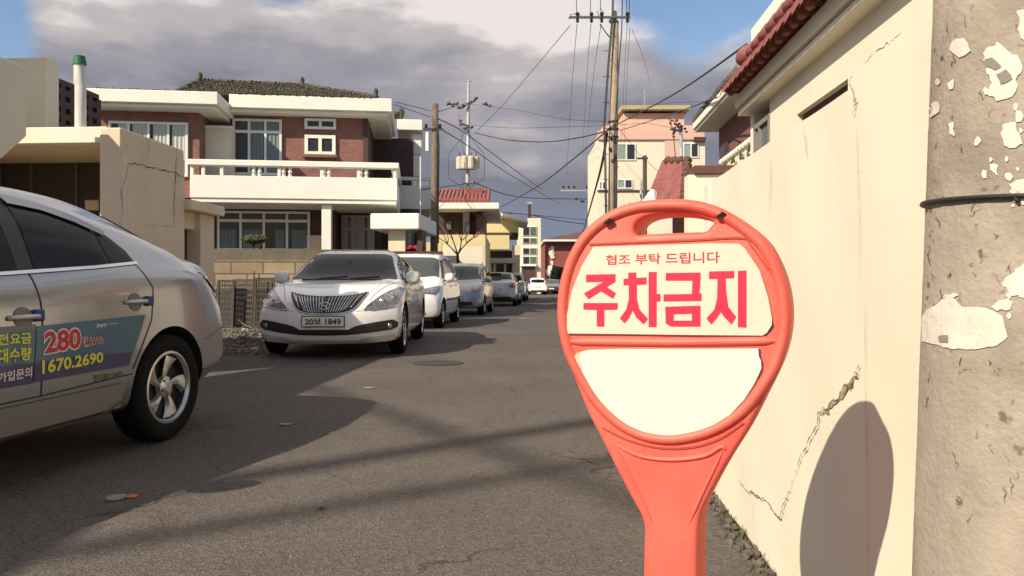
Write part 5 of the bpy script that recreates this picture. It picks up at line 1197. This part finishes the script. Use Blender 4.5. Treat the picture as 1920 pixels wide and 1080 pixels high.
curvefill('torn_corner', [[sp_(x, y) for x, y in ((1077, 668), (1085, 660), (1094, 690), (1082, 692), (1076, 682))]], .001, 0, mat('yellowed', (.55, .50, .36), .8), sign, -.002, False)
groove([(1434, 628), (1447, 614), (1448, 605)], .0016, 'torn_edge', M_blackpl); groove([(1424, 654), (1425, 668), (1429, 680), (1428, 694), (1420, 710)], .0013, 'torn_edge', mat('violet_edge', (.08, .02, .10), .7))
groove([(1064, 627), (1200, 628), (1330, 630), (1428, 631)], .0009, 'sheet_shadow_edge', mat('edge_brown', (.22, .03, .02), .7))
for (x, y) in ((1142, 416), (1352, 404)):
    q = sp_(x, y); MB().prism([(q[0]-.008, q[1]-.003), (q[0]+.004, q[1]+.006), (q[0]+.010, q[1]+.002), (q[0]-.002, q[1]-.005)], 'y', -.012, -.002).build('bar_notch', M_well, sign)
# lettering, drawn from the sign
def stroke2d(pts, w):
    P = [sp_(x, y) for x, y in pts]; vs = []
    out = []
    for i, p in enumerate(P):
        a, b = P[max(i-1, 0)], P[min(i+1, len(P)-1)]; d = Vector((b[0]-a[0], b[1]-a[1])).normalized(); out.append((p[0]-d.y*w, p[1]+d.x*w, p[0]+d.y*w, p[1]-d.x*w))
    return out
GL = {  # each glyph: closed polygons in image points
 'ju': [[(1100, 515), (1155, 514), (1155, 528), (1139, 538), (1156, 550), (1150, 560), (1128, 546), (1104, 561), (1096, 550), (1118, 537), (1132, 528), (1100, 529)],
        [(1095, 568), (1159, 568), (1159, 580), (1134, 581), (1134, 612), (1120, 612), (1120, 581), (1095, 580)]],
 'cha': [[(1179, 511), (1194, 511), (1194, 521), (1213, 520), (1213, 533), (1195, 534), (1195, 560), (1200, 580), (1216, 598), (1207, 608), (1194, 595), (1187, 582), (1181, 595), (1172, 606), (1163, 597), (1175, 580), (1180, 560), (1180, 534), (1170, 535), (1170, 523), (1179, 522)],
         [(1217, 510), (1232, 510), (1232, 551), (1239, 551), (1239, 565), (1232, 565), (1232, 613), (1217, 613)]],
 'geum': [[(1249, 512), (1314, 511), (1314, 524), (1312, 550), (1316, 550), (1316, 564), (1245, 565), (1245, 552), (1298, 551), (1299, 526), (1249, 526)],
          [(1248, 575), (1314, 573), (1314, 612), (1258, 612), (1249, 606)]],
 'ji': [[(1330, 509), (1377, 508), (1377, 521), (1361, 522), (1362, 545), (1366, 575), (1381, 594), (1372, 608), (1358, 594), (1352, 585), (1344, 597), (1334, 608), (1325, 597), (1340, 580), (1345, 560), (1346, 523), (1330, 523)],
        [(1384, 508), (1400, 507), (1400, 614), (1384, 613)]]}
let = []
for k, polys in GL.items():
    for i, pl_ in enumerate(polys):
        loops = [[sp_(x, y) for x, y in pl_]]
        if k == 'geum' and i == 1: loops.append([sp_(x, y) for x, y in ((1264, 589), (1298, 588), (1298, 601), (1264, 601))])
        let.append(curvefill('sign_letter', loops, .0002, 0, M_redp, s1, -.0034, False))
vs, fs = fit2d(text2d('협조 부탁 드립니다', 1, .012), 0, 0, 1, 1); q = [sp_(*p) for p in ((1137, 478), (1350, 471), (1350, 493), (1137, 497))]
out = []
for a, b in vs: out.append(tuple(q[3][i]*(1-a)*(1-b)+q[2][i]*a*(1-b)+q[1][i]*a*b+q[0][i]*(1-a)*b for i in (0, 1)))
meshobj('small_lettering', [(a, -.0034, b) for a, b in out], fs, M_redp2, s1)
# weighted foot of the sign (below the picture)
q = sp_(1256, 1178); MB().box(q[0]-.055, q[0]+.055, .004, 2*TH-.004, .1, q[1]-.001).box(q[0]-.20, q[0]+.20, -.14, .22, 0, .1).build('base', M_orange, sign, bev=.015, seg=2)

# ================================================================ near concrete pole
np_ = thing('concrete_pole', 'weathered concrete utility pole at the right edge with torn paper scraps', 'utility pole', (.602, .835, 0))
lean = .030
mb = MB(); n = 72; m_ = 150; vs = []; fs = []; r6 = random.Random(8)
for i in range(m_+1):
    z = 2.2*(i/m_) if i < m_ else 7.0; r = .1435-.0065*z
    for k in range(n):
        a = 2*math.pi*k/n; j = r6.uniform(-.00025, .00025)
        vs.append((lean*(z-H)+(r+j)*math.cos(a), (r+j)*math.sin(a), z))
for i in range(m_):
    for k in range(n): fs.append((i*n+k, i*n+(k+1) % n, (i+1)*n+(k+1) % n, (i+1)*n+k))
fs.append(tuple(m_*n+k for k in range(n)))
pole = meshobj('shaft', vs, fs, M_conc, np_, True)
pb = BVHTree.FromPolygons([Vector(v)+np_.location for v in vs], fs)
def onpole(off):
    def fn(px, py):
        o_ = Vector((0, 0, H)); d = (at(px, py, 1)-o_).normalized(); h = pb.ray_cast(o_, d)
        if h[0] is None: return None
        nn = h[1] if h[1].dot(d) < 0 else -h[1]
        nn = Vector((nn.x, nn.y, 0)).normalized(); return h[0]+nn*off-np_.location
    return fn
def scrap(pts, seed, off=.0013, m=M_paperw, jag=4, name='paper_scrap'):
    r7 = random.Random(seed); P = []
    for i in range(len(pts)):
        a, b = pts[i], pts[(i+1) % len(pts)]; n_ = max(1, int(math.dist(a, b)/7))
        for t in range(n_): P.append((a[0]+(b[0]-a[0])*t/n_+r7.uniform(-jag, jag)*(t > 0), a[1]+(b[1]-a[1])*t/n_+r7.uniform(-jag, jag)*(t > 0)))
    q = fill2d(P, 9)
    o = project(q, onpole(off), name, m, np_, False)
    return o
scrap([(1738, 582), (1760, 570), (1775, 558), (1792, 560), (1806, 575), (1850, 577), (1880, 592), (1885, 612), (1890, 632), (1870, 648), (1830, 655), (1785, 654), (1750, 645), (1730, 640), (1729, 600)], 1, jag=1.5)
scrap([(1770, 556), (1790, 548), (1800, 553), (1785, 562)], 2, jag=2); scrap([(1860, 575), (1878, 562), (1900, 566), (1895, 580), (1870, 583)], 3, jag=3)
scrap([(1845, 100), (1870, 78), (1890, 95), (1912, 110), (1918, 130), (1905, 150), (1908, 165), (1890, 185), (1870, 190), (1855, 180), (1858, 150), (1850, 130)], 4, jag=4)
scrap([(1908, 20), (1922, 10), (1930, 90), (1912, 60)], 5); scrap([(1880, 235), (1905, 228), (1912, 250), (1918, 270), (1895, 278), (1882, 262)], 6, jag=5)
scrap([(1857, 308), (1873, 310), (1872, 330), (1858, 318)], 7, jag=3); scrap([(1893, 345), (1925, 335), (1930, 385), (1900, 378)], 8, jag=4); scrap([(1880, 530), (1925, 490), (1930, 560), (1900, 555)], 9, jag=4)
scrap([(1736, 18), (1748, 2), (1746, 30), (1735, 45)], 10, jag=2); scrap([(1780, 232), (1790, 228), (1792, 256), (1782, 250)], 11, jag=3); scrap([(1732, 80), (1745, 70), (1750, 110), (1738, 118)], 13, jag=3)
scrap([(1786, 78), (1810, 72), (1822, 95), (1800, 108), (1788, 98)], 12, jag=6); scrap([(1748, 195), (1762, 190), (1760, 212), (1750, 218)], 15, jag=4)
for i in range(26):
    x = r6.choice((r6.uniform(1735, 1770), r6.uniform(1840, 1918), r6.uniform(1780, 1918))); y = r6.uniform(10, 640); q = r6.uniform(3, 9)
    scrap([(x+q*math.cos(k*1.05)*r6.uniform(.5, 1.2), y+q*1.3*math.sin(k*1.05)*r6.uniform(.5, 1.3)) for k in range(6)], 100+i, jag=1)
M_gpatch = mat('grey_patch', (.22, .20, .18), .9)  # darker grey patches laid over the paper scraps
scrap([(1848, 112), (1862, 108), (1880, 125), (1868, 132), (1850, 125)], 21, .0022, M_gpatch, 2, 'scrap_patch'); scrap([(1870, 140), (1888, 130), (1900, 148), (1878, 158)], 22, .0022, M_gpatch, 2, 'scrap_patch')
scrap([(1762, 630), (1780, 628), (1781, 642), (1764, 641)], 23, .0022, M_gpatch, 1, 'scrap_patch')
M_pit = mat('pit_dark', (.10, .085, .065), .95)
def pcrack(pts, w, seed, m=M_pit):
    f_ = onpole(.0012); r3 = random.Random(seed); P = [tuple(p) for p in smoothpoly(pts, 5, False)]; P = [(p[0]+r3.uniform(-3, 3), p[1]+r3.uniform(-3, 3)) for p in P]; vs = []; fs = []
    for i, p in enumerate(P):
        a, b = P[max(i-1, 0)], P[min(i+1, len(P)-1)]; d = Vector((b[0]-a[0], b[1]-a[1])).normalized(); ww = w*r3.uniform(.2, 1)*math.sin(math.pi*(i+.5)/len(P))
        vs += [(p[0]-d.y*ww, p[1]+d.x*ww), (p[0]+d.y*ww, p[1]-d.x*ww)]
    project((vs, [(2*i, 2*i+1, 2*i+3, 2*i+2) for i in range(len(P)-1)]), f_, 'crack', m, np_)
for i in range(46):
    x = r6.uniform(1735, 1915); y = r6.uniform(5, 1075); l_ = r6.uniform(8, 34); a = r6.gauss(1.57, .45)
    pcrack([(x, y), (x+l_*.5*math.cos(a)+r6.uniform(-4, 4), y+l_*.5*math.sin(a)), (x+l_*math.cos(a), y+l_*math.sin(a))], r6.uniform(.5, 1.5), i)
M_stn = mat('pole_stain', (.26, .215, .165), .95, var=.5, vscale=50)
pass
# wire band

f_ = onpole(.004)
zc = 1.017
ring_ = [Vector((lean*(zc-H)+(.1435-.0065*zc+.003)*math.cos(a), (.1435-.0065*zc+.004)*math.sin(a), 1.026+.008*math.cos(a-R(130)))) for a in [2*math.pi*k/48 for k in range(49)]]
MB().tube(ring_, .0027, 6, cap=False).build('wire_band', M_black, np_, smooth=True)
MB().tube([f_(1905, 364), f_(1908, 374), f_(1914, 379)], .002, 5).build('wire_tail', M_black, np_, smooth=True)

# ================================================================ other poles
def simple_pole(name, label, px, Y, ytop, r0, r1, m, lean=0, n=14):
    q = at(px, 533, Y); o = thing(name, label, 'utility pole', (q.x, Y, 0)); zt = at(px, ytop, Y).z
    MB().tube([(0, 0, 0), (lean*.5, 0, zt*.5), (lean, 0, zt)], r0, n, r1).build('shaft', m, o, smooth=True); return o, zt
def insul(mb, x, y, z, s=1, up=1):
    for i in range(3): mb.lathe([(.035*s, 0), (.075*s, .03*s), (.035*s, .05*s)], 8, 'z', (x, y, z+up*i*.055*s))
def rel(o, px, py, Y): q = at(px, py, Y); return (q.x-o.location.x, Y-o.location.y, q.z)
mp, zt = simple_pole('utility_pole', 'tall tan concrete utility pole with a crossarm, in the middle distance behind the sign', 1146, 25, 40, .17, .125, M_concf, .12)
q = rel(mp, 1149, 22, 25); MB().lathe([(.12, -.35), (.14, -.3), (.14, -.02), (.10, .02)], 14, 'z', q).build('pole_cap', mat('cap_grey', (.45, .47, .42), .6), mp)
a, b = rel(mp, 1066, 36, 25), rel(mp, 1178, 40, 25)
MB().box(a[0], b[0], -.22, -.14, a[2]-.03, a[2]+.03).build('crossarm', mat('arm_grey', (.10, .10, .12), .5), mp)
mb = MB()
for x in (1082, 1108, 1127, 1175): p = rel(mp, x, 38, 25); insul(mb, p[0], -.18, p[2]+.03); insul(mb, p[0], -.18, p[2]-.05, .8, -1)
mb.build('insulators', mat('insulator_dark', (.05, .05, .07), .4), mp)
mb = MB().tube([rel(mp, 1066, 36, 25), rel(mp, 1070, 27, 25), rel(mp, 1085, 25, 25), rel(mp, 1092, 34, 25)], .012, 5).tube([rel(mp, 1125, 36, 25), rel(mp, 1120, 22, 25), rel(mp, 1126, 15, 25), rel(mp, 1132, 24, 25), rel(mp, 1128, 38, 25)], .012, 5).tube([rel(mp, 1125, 45, 25), rel(mp, 1135, 60, 25), rel(mp, 1143, 70, 25)], .02, 5)
mb.build('jumper_wires', M_wire, mp, smooth=True)
mb = MB()
for k in range(14): z = 3.5+k*.42; mb.tube([(-.02, 0, z), (.26 if k % 2 else -.26, 0, z)], .012, 5)
mb.build('climbing_pegs', M_wire, mp)
for k, z in enumerate((5.7, 5.95, 6.2)): MB().lathe([(.17, z), (.17, z+.05)], 14, 'z', (.07, 0, 0)).build('pole_band', M_wire, mp)
for i in range(14): MB().blob((rnd.uniform(-.2, .15), -.15, rnd.uniform(4.6, 6.1)), (.04, .05, .08), i, 1, .3).build('cable_clamp', M_wire, mp)
bundle = MB()
for dx, r in ((-.20, .022), (-.10, .016), (.30, .02)):
    bundle.tube([Vector(rel(mp, x-1.5, y, 24.8))+Vector((dx*.4, 0, 0)) for x, y in (((1142, 420), (1140, 300), (1138, 235), (1146, 120), (1153, 40), (1157, -60)) if dx < 0 else ((1146, 420), (1146, 270), (1150, 200), (1156, 110), (1160, 60), (1163, -60)))], r, 6)
bundle.build('riser_cables', M_wire, mp, smooth=True)
lp, zt = simple_pole('utility_pole', 'old weathered wooden utility pole at the right corner of the brick house', 813, 23.5, 195, .125, .10, M_wood, .05)
MB().box(-.3, .3, -.12, -.06, zt-.82, zt-.76).build('crossarm', M_wire, lp)
for x_ in (-.22, .2): mb = MB(); insul(mb, x_, -.05, zt-.75, .8); mb.build('insulator', M_wire, lp)
mb = MB().tube([(.12, 0, zt-.7), (.16, -.02, zt*.8), (.13, 0, zt*.5), (.14, 0, 2.2)], .03, 6); mb.build('riser_cable', M_wire, lp, smooth=True)
MB().box(-.24, -.14, -.08, .08, 5.0, 5.6).build('meter_box', M_whitec, lp, bev=.01)
MB().tube([(-.40, 0, zt*.42), (-.40, 0, zt*.75)], .02, 6).build('drop_pipe', M_whitec, lp)
tp2, zt = simple_pole('transformer_pole', 'slim grey pole with pole top transformers and an antenna mast', 875, 42, 152, .16, .08, M_galv, .10)
mb = MB()
for px in (862, 872, 884, 893): p = rel(tp2, px, 318, 42); mb.lathe([(.17, -.0), (.19, .05), (.19, .62), (.15, .68)], 12, 'z', (p[0], -.35 if px in (872, 884) else -.1, p[2]))
mb.build('transformers', mat('transformer_beige', (.52, .46, .36), .6), tp2)
mb = MB()
for px in (862, 872, 884, 893): p = rel(tp2, px, 298, 42); mb.tube([(p[0], -.2, p[2]), (p[0], -.2, p[2]+.32)], .03, 5)
for (px, py, ex, ey) in ((858, 318, 893, 318), (838, 200, 842, 192), (845, 198, 860, 194), (866, 205, 885, 190), (862, 232, 880, 238), (905, 196, 920, 200), (866, 345, 890, 345), (878, 200, 892, 188)):
    a = rel(tp2, px, py, 42); b = rel(tp2, ex, ey, 42); MB().tube([(a[0], -.2, a[2]), (b[0], -.2, b[2])], .05, 5).build('bracket_arm', mat('fitting_dark', (.07, .07, .08), .5), tp2)
for (px, py) in ((842, 196), (850, 200), (857, 196), (862, 204), (868, 200), (888, 192), (893, 186), (910, 196), (918, 200), (865, 235), (872, 242), (864, 228), (884, 240), (868, 346), (888, 344)):
    p = rel(tp2, px, py, 42); MB().blob((p[0], -.25, p[2]), (.13, .1, .09), int(px), 1, .3).build('insulator', mat('fitting_dark', (.07, .07, .08), .5), tp2)
mb.build('bushings', mat('fitting_dark', (.07, .07, .08), .5), tp2)
a = rel(tp2, 872, 152, 42); b = rel(tp2, 886, 152, 42); MB().tube([(a[0], 0, a[2]), (b[0], 0, b[2])], .03, 5).build('top_bar', M_galv, tp2)
mb = MB()
for side_ in (-1, 1):
    mb.tube([(side_*.1, -.2, rel(tp2, 0, 355, 42)[2]), (side_*1.0, -.2, rel(tp2, 0, 335, 42)[2]), (side_*.95, -.2, rel(tp2, 0, 290, 42)[2]), (side_*.3, -.2, rel(tp2, 0, 262, 42)[2]), (0, -.2, rel(tp2, 0, 240, 42)[2])], .015, 4)
mb.build('looped_leads', M_wire, tp2, smooth=True)
fp, zt = simple_pole('utility_pole', 'distant pole with a pale crossarm beyond the red brick building', 1108, 70, 356, .20, .15, M_concf)
a, b = rel(fp, 1050, 358, 70), rel(fp, 1110, 356, 70); mb = MB().box(a[0], b[0], -.3, -.2, a[2]-.06, a[2]+.06); mb.build('crossarm', M_galv, fp)
mb = MB()
for px in (1056, 1066, 1076, 1100): p = rel(fp, px, 354, 70); mi = MB(); insul(mi, p[0], -.25, p[2], 1.5); mi.build('insulator', M_wire, fp)
for (px, py) in ((1106, 378), (1080, 373), (1092, 378)): p = rel(fp, px, py, 70); MB().blob((p[0], -.2, p[2]), (.25, .1, .12), px, 1, .3).build('cable_clamp', M_wire, fp)
sp1, zt = simple_pole('wooden_post', 'short dark post with a bracket in front of the pink topped block', 1209, 30, 292, .10, .08, mat('dark_post', (.06, .04, .035), .8))
p = rel(sp1, 1209, 297, 30); MB().box(p[0]-.30, p[0]+.12, -.05, .05, p[2]-.03, p[2]+.03).build('bracket', M_wire, sp1)
sp2, zt = simple_pole('steel_post', 'thin grey post left of the red tiled gate roof', 1202, 28, 338, .045, .04, M_galv)
sp3, zt = simple_pole('service_pole', 'thin pale service pole tangled with wires in front of the pink block', 1277, 34, 238, .10, .08, M_galv)
mb = MB()
for i in range(22): p = rel(sp3, rnd.gauss(1268, 6), rnd.gauss(240, 10), 34); mb.blob((p[0], -.1, p[2]), (.08, .05, .06), i, 1, .4)
mb.tube([rel(sp3, 1255, 222, 34), rel(sp3, 1262, 245, 34), rel(sp3, 1267, 300, 34)], .02, 5).tube([rel(sp3, 1262, 225, 34), rel(sp3, 1275, 245, 34)], .02, 5)
mb.build('wire_tangle', M_wire, sp3)

# ================================================================ wires
def wire(pts, r, label, group=None, sag=0):     # pts: (px, py, distance)
    return cable('overhead_wire', [at(*p) for p in pts], r, label, group, 'wire', sag=sag)
wire([(1138, 243, 25), (1258, 180, 16), (1400, 83, 9.5)], .016, 'thick black wire climbing from the tan pole to the white gable edge')
wire([(1165, 244, 25), (1262, 213, 20), (1345, 182, 12.4)], .013, 'black wire from the tan pole to the eave of the brick house on the right')
wire([(890, 249, 42), (950, 262, 37), (1020, 266, 32), (1080, 259, 28), (1138, 246, 25)], .024, 'dark sagging wire between the transformer pole and the tan pole')
wire([(893, 344, 42), (950, 365, 52), (1010, 372, 62), (1108, 373, 70)], .035, 'low dark wire from the transformer pole to the distant pole')
wire([(940, 388, 44), (1010, 348, 36), (1075, 298, 29), (1139, 244, 25)], .024, 'dark wire rising from the yellow houses to the tan pole')
wire([(1069, 48, 25), (1000, 130, 31), (940, 200, 37), (895, 245, 42)], .012, 'thin wire falling from the crossarm end to the transformer pole')
wire([(820, 222, 23.5), (870, 248, 30), (940, 300, 38), (1015, 355, 50)], .02, 'wire slanting down from the wooden pole, upper of two')
wire([(820, 238, 23.5), (880, 275, 32), (960, 330, 42), (1050, 383, 60)], .02, 'wire slanting down from the wooden pole, lower of two')
wire([(790, 355, 22), (835, 350, 32), (870, 345, 42)], .02, 'short wire from the balcony end to the transformer pole')
wire([(1138, 250, 24.9), (1128, 310, 30), (1112, 370, 45), (1092, 440, 70)], .05, 'heavy dark cable dropping from the tan pole to the roof of the red building')
wire([(1138, 228, 25), (1050, 222, 30), (960, 205, 36), (880, 195, 42)], .009, 'faint upper wire between the tan pole and the transformer pole, top one')
wire([(1138, 236, 25), (1050, 238, 30), (960, 240, 36), (880, 234, 42)], .009, 'faint wire just above the dark sagging one near the tan pole')
wire([(820, 210, 23.5), (880, 192, 42)], .012, 'short faint wire from the wooden pole top to the grey mast')
wire([(740, 191, 22), (808, 208, 23.5)], .010, 'short wire from the brick house eave to the wooden pole, upper'); wire([(740, 196, 22), (808, 220, 23.5)], .010, 'short wire from the brick house eave to the wooden pole, lower')
for (x0, y0, x1, y1, lab) in ((1082, 45, 1062, 330, 'leftmost'), (1108, 45, 1092, 290, 'second'), (1127, 46, 1098, 280, 'third'), (1176, 42, 1163, 330, 'fourth'), (1181, 52, 1168, 330, 'rightmost')):
    wire([(x0, y0, 25), ((x0+x1)/2, (y0+y1)/2-18, 42), (x1, y1, 66)], .011 if x0 < 1150 else .009, 'line running away from the crossarm, %s of the five' % lab)
    wire([(x0-2, -30, 21), (x0-1, 12, 23.5), (x0, 38, 25)], .011, 'short overhead line above the crossarm, %s of the five' % lab)
wire([(1160, 240, 25), (1200, 290, 28), (1245, 330, 30)], .008, 'thin wire from the tan pole down over the pink block')
wire([(1185, 55, 25), (1210, 120, 40), (1221, 170, 60)], .008, 'very thin wire from the crossarm to the roof antenna')
wire([(1000, 404, 60), (1050, 414, 64), (1095, 420, 70)], .04, 'low wire at the end of the lane, lower one'); wire([(940, 398, 44), (1020, 405, 55), (1104, 413, 70)], .03, 'low wire at the end of the lane, upper one')
wire([(1160, 234, 25), (1215, 232, 30), (1262, 240, 34)], .009, 'faint wire from the tan pole to the thin service pole')
wire([(1160, 213, 25), (1240, 195, 22), (1330, 190, 16)], .006, 'faintest wire above the pink block')
wire([(860, 215, 42), (870, 330, 40), (812, 400, 23.6)], .01, 'thin wire dropping from the transformer pole behind the wooden pole')
# unseen cable bundles added high up to throw soft streaks on the lane
for (p, q, z, r, lab) in (((340, 912), (1100, 792), 17, .12, 'unseen thick cable bundle added high up to cast a streak on the lane'), ((620, 950), (1120, 866), 17, .08, 'second unseen cable bundle added high up to cast a streak on the lane'), ((800, 800), (1100, 905), 15, .06, 'third unseen cable added high up to cast a streak on the lane')):
    off = Vector((SUN.x, SUN.y, 0))*(z/-SUN.z); a = gr(*p)-off; b = gr(*q)-off; d = (b-a); a = a-d*1.6; b = b+d*.35
    a.z = b.z = z; cable('overhead_wire', [a, b], r, lab, cat='wire', sag=.001)

# ================================================================ bare tree, leaning grids, rubble
bt = thing('bare_tree', 'small leafless tree with dark forked branches before the yellow house', 'tree', at(858, 533, 32).xy.to_3d())
mb = MB(); zt0 = at(858, 478, 32).z; r8 = random.Random(12)
mb.tube([(0, 0, 0), (.03, 0, zt0*.6), (0, 0, zt0)], .09, 7, .06)
def branch(p, d, l_, r, k):
    q = p+d*l_; mb.tube([p, p.lerp(q, .5)+Vector((r8.uniform(-.05, .05), r8.uniform(-.05, .05), 0)), q], r, 5, r*.6)
    if k: 
        for i in range(3): branch(q, (d+Vector((r8.uniform(-.75, .75), r8.uniform(-.4, .4), r8.uniform(-.1, .5)))).normalized(), l_*r8.uniform(.6, .8), r*.62, k-1)
for dx in (-.75, -.25, .2, .65): branch(Vector((0, 0, zt0)), Vector((dx, r8.uniform(-.2, .2), .8)).normalized(), .62, .035, 3)
mb.build('branches', M_bark, bt)
def grid(name, label, x0, x1, y0, y1, Y, tilt, cols, rows, m, edge=.05):
    a, b = at(x0, y1, Y), at(x1, y0, Y); o = thing(name, label, 'grid panel', (a.x, Y, 0)); o.rotation_euler = (-tilt, 0, R(4)); w, h = b.x-a.x, b.z
    mb = MB().box(0, w, 0, .05, h-edge, h).box(0, w, 0, .05, .02, .02+edge).box(0, edge, 0, .05, .021+edge, h-edge-.001).box(w-edge, w, 0, .05, .021+edge, h-edge-.001)
    mb.build('frame', m, o)
    mb = MB()
    for i in range(1, cols): x = w*i/cols; mb.box(x-.008, x+.008, .012, .035, .02+edge, h-edge)
    for i in range(1, rows): z = h*i/rows; mb.box(edge, w-edge, .008, .030, z-.022, z+.022)
    mb.build('bars', m, o); return o
grid('grid_panel', 'rusty slatted grid panel leaning at the left behind the taxi tail', 404, 436, 524, 615, 16.4, .10, 7, 9, M_grate)
grid('grid_panel', 'wider rusty grid panel leaning against the stone wall in the middle', 434, 476, 522, 612, 16.6, .12, 14, 9, mat('grid_brown', (.10, .085, .07), .8, var=.3, vscale=6))
grid('grid_panel', 'rusty grid panel leaning beside the nose of the white sedan', 474, 512, 520, 612, 16.3, .08, 14, 9, M_grate)
for (x, y0, lab) in ((472, 508, 'left'), (481, 512, 'right')):
    q = at(x, 610, 16.1); o = MB().tube([(0, 0, 0), (.02, .1, at(x, y0, 16.1).z)], .013, 6).build('iron_stake', mat('rust', (.075, .04, .03), .9)); o.location = (q.x, q.y, 0); tag(o, 'thin rusty iron stake in front of the grid panels, %s of the pair' % lab, 'stake')
q = at(524, 560, 15.8); o = MB().tube([(0, 0, 0), (0, 0, at(0, 530, 15.8).z), (.04, 0, at(0, 508, 15.8).z)], .025, 8).build('bent_pipe', M_pipe, smooth=True); o.location = (q.x, q.y, 0); tag(o, 'short bent cream pipe end beside the bonnet of the white sedan', 'pipe')
bk = MB().box(-1.3, 1.2, 0, .06, 0, .85).build('board', M_door); bk.location = at(458, 600, 16.9).xy.to_3d(); bk.rotation_euler = (-.1, 0, R(4)); tag(bk, 'dark board standing behind the leaning grid panels', 'board')
mb = MB()
for i in range(420):
    p = gr(rnd.uniform(405, 520), rnd.uniform(612, 668)); s = rnd.uniform(.012, .045); mb.blob((p.x, p.y, s*.3), (s*1.4, s, s*.5), i, 1, .35)
for i in range(60):
    p = gr(rnd.uniform(420, 500), rnd.uniform(615, 655)); a = rnd.uniform(0, 3.1); l_ = rnd.uniform(.1, .35); mb.tube([(p.x, p.y, rnd.uniform(.02, .12)), (p.x+l_*math.cos(a), p.y+l_*math.sin(a), rnd.uniform(.02, .18))], .008, 4)
tag(mb.build('rubble', mat('rubble', (.20, .17, .14), .95, var=.6, vscale=12)), 'rubble and sticks on the ground before the grid panels', 'rubble', kind='stuff')
for i, (x, y, s) in enumerate(((459, 622, .07), (490, 632, .05), (478, 660, .06))):
    p = gr(x, y); o = MB().blob((0, 0, s*.5), (s, s, s*.6), i, 2, .2).build('stone', mat('pale_stone', (.42, .38, .33), .9)); o.location = p; tag(o, ('pale pinkish stone on the rubble below the middle grid panel', 'small grey stone on the rubble nearest the sedan', 'flat pale stone at the front edge of the rubble')[i], 'stone')
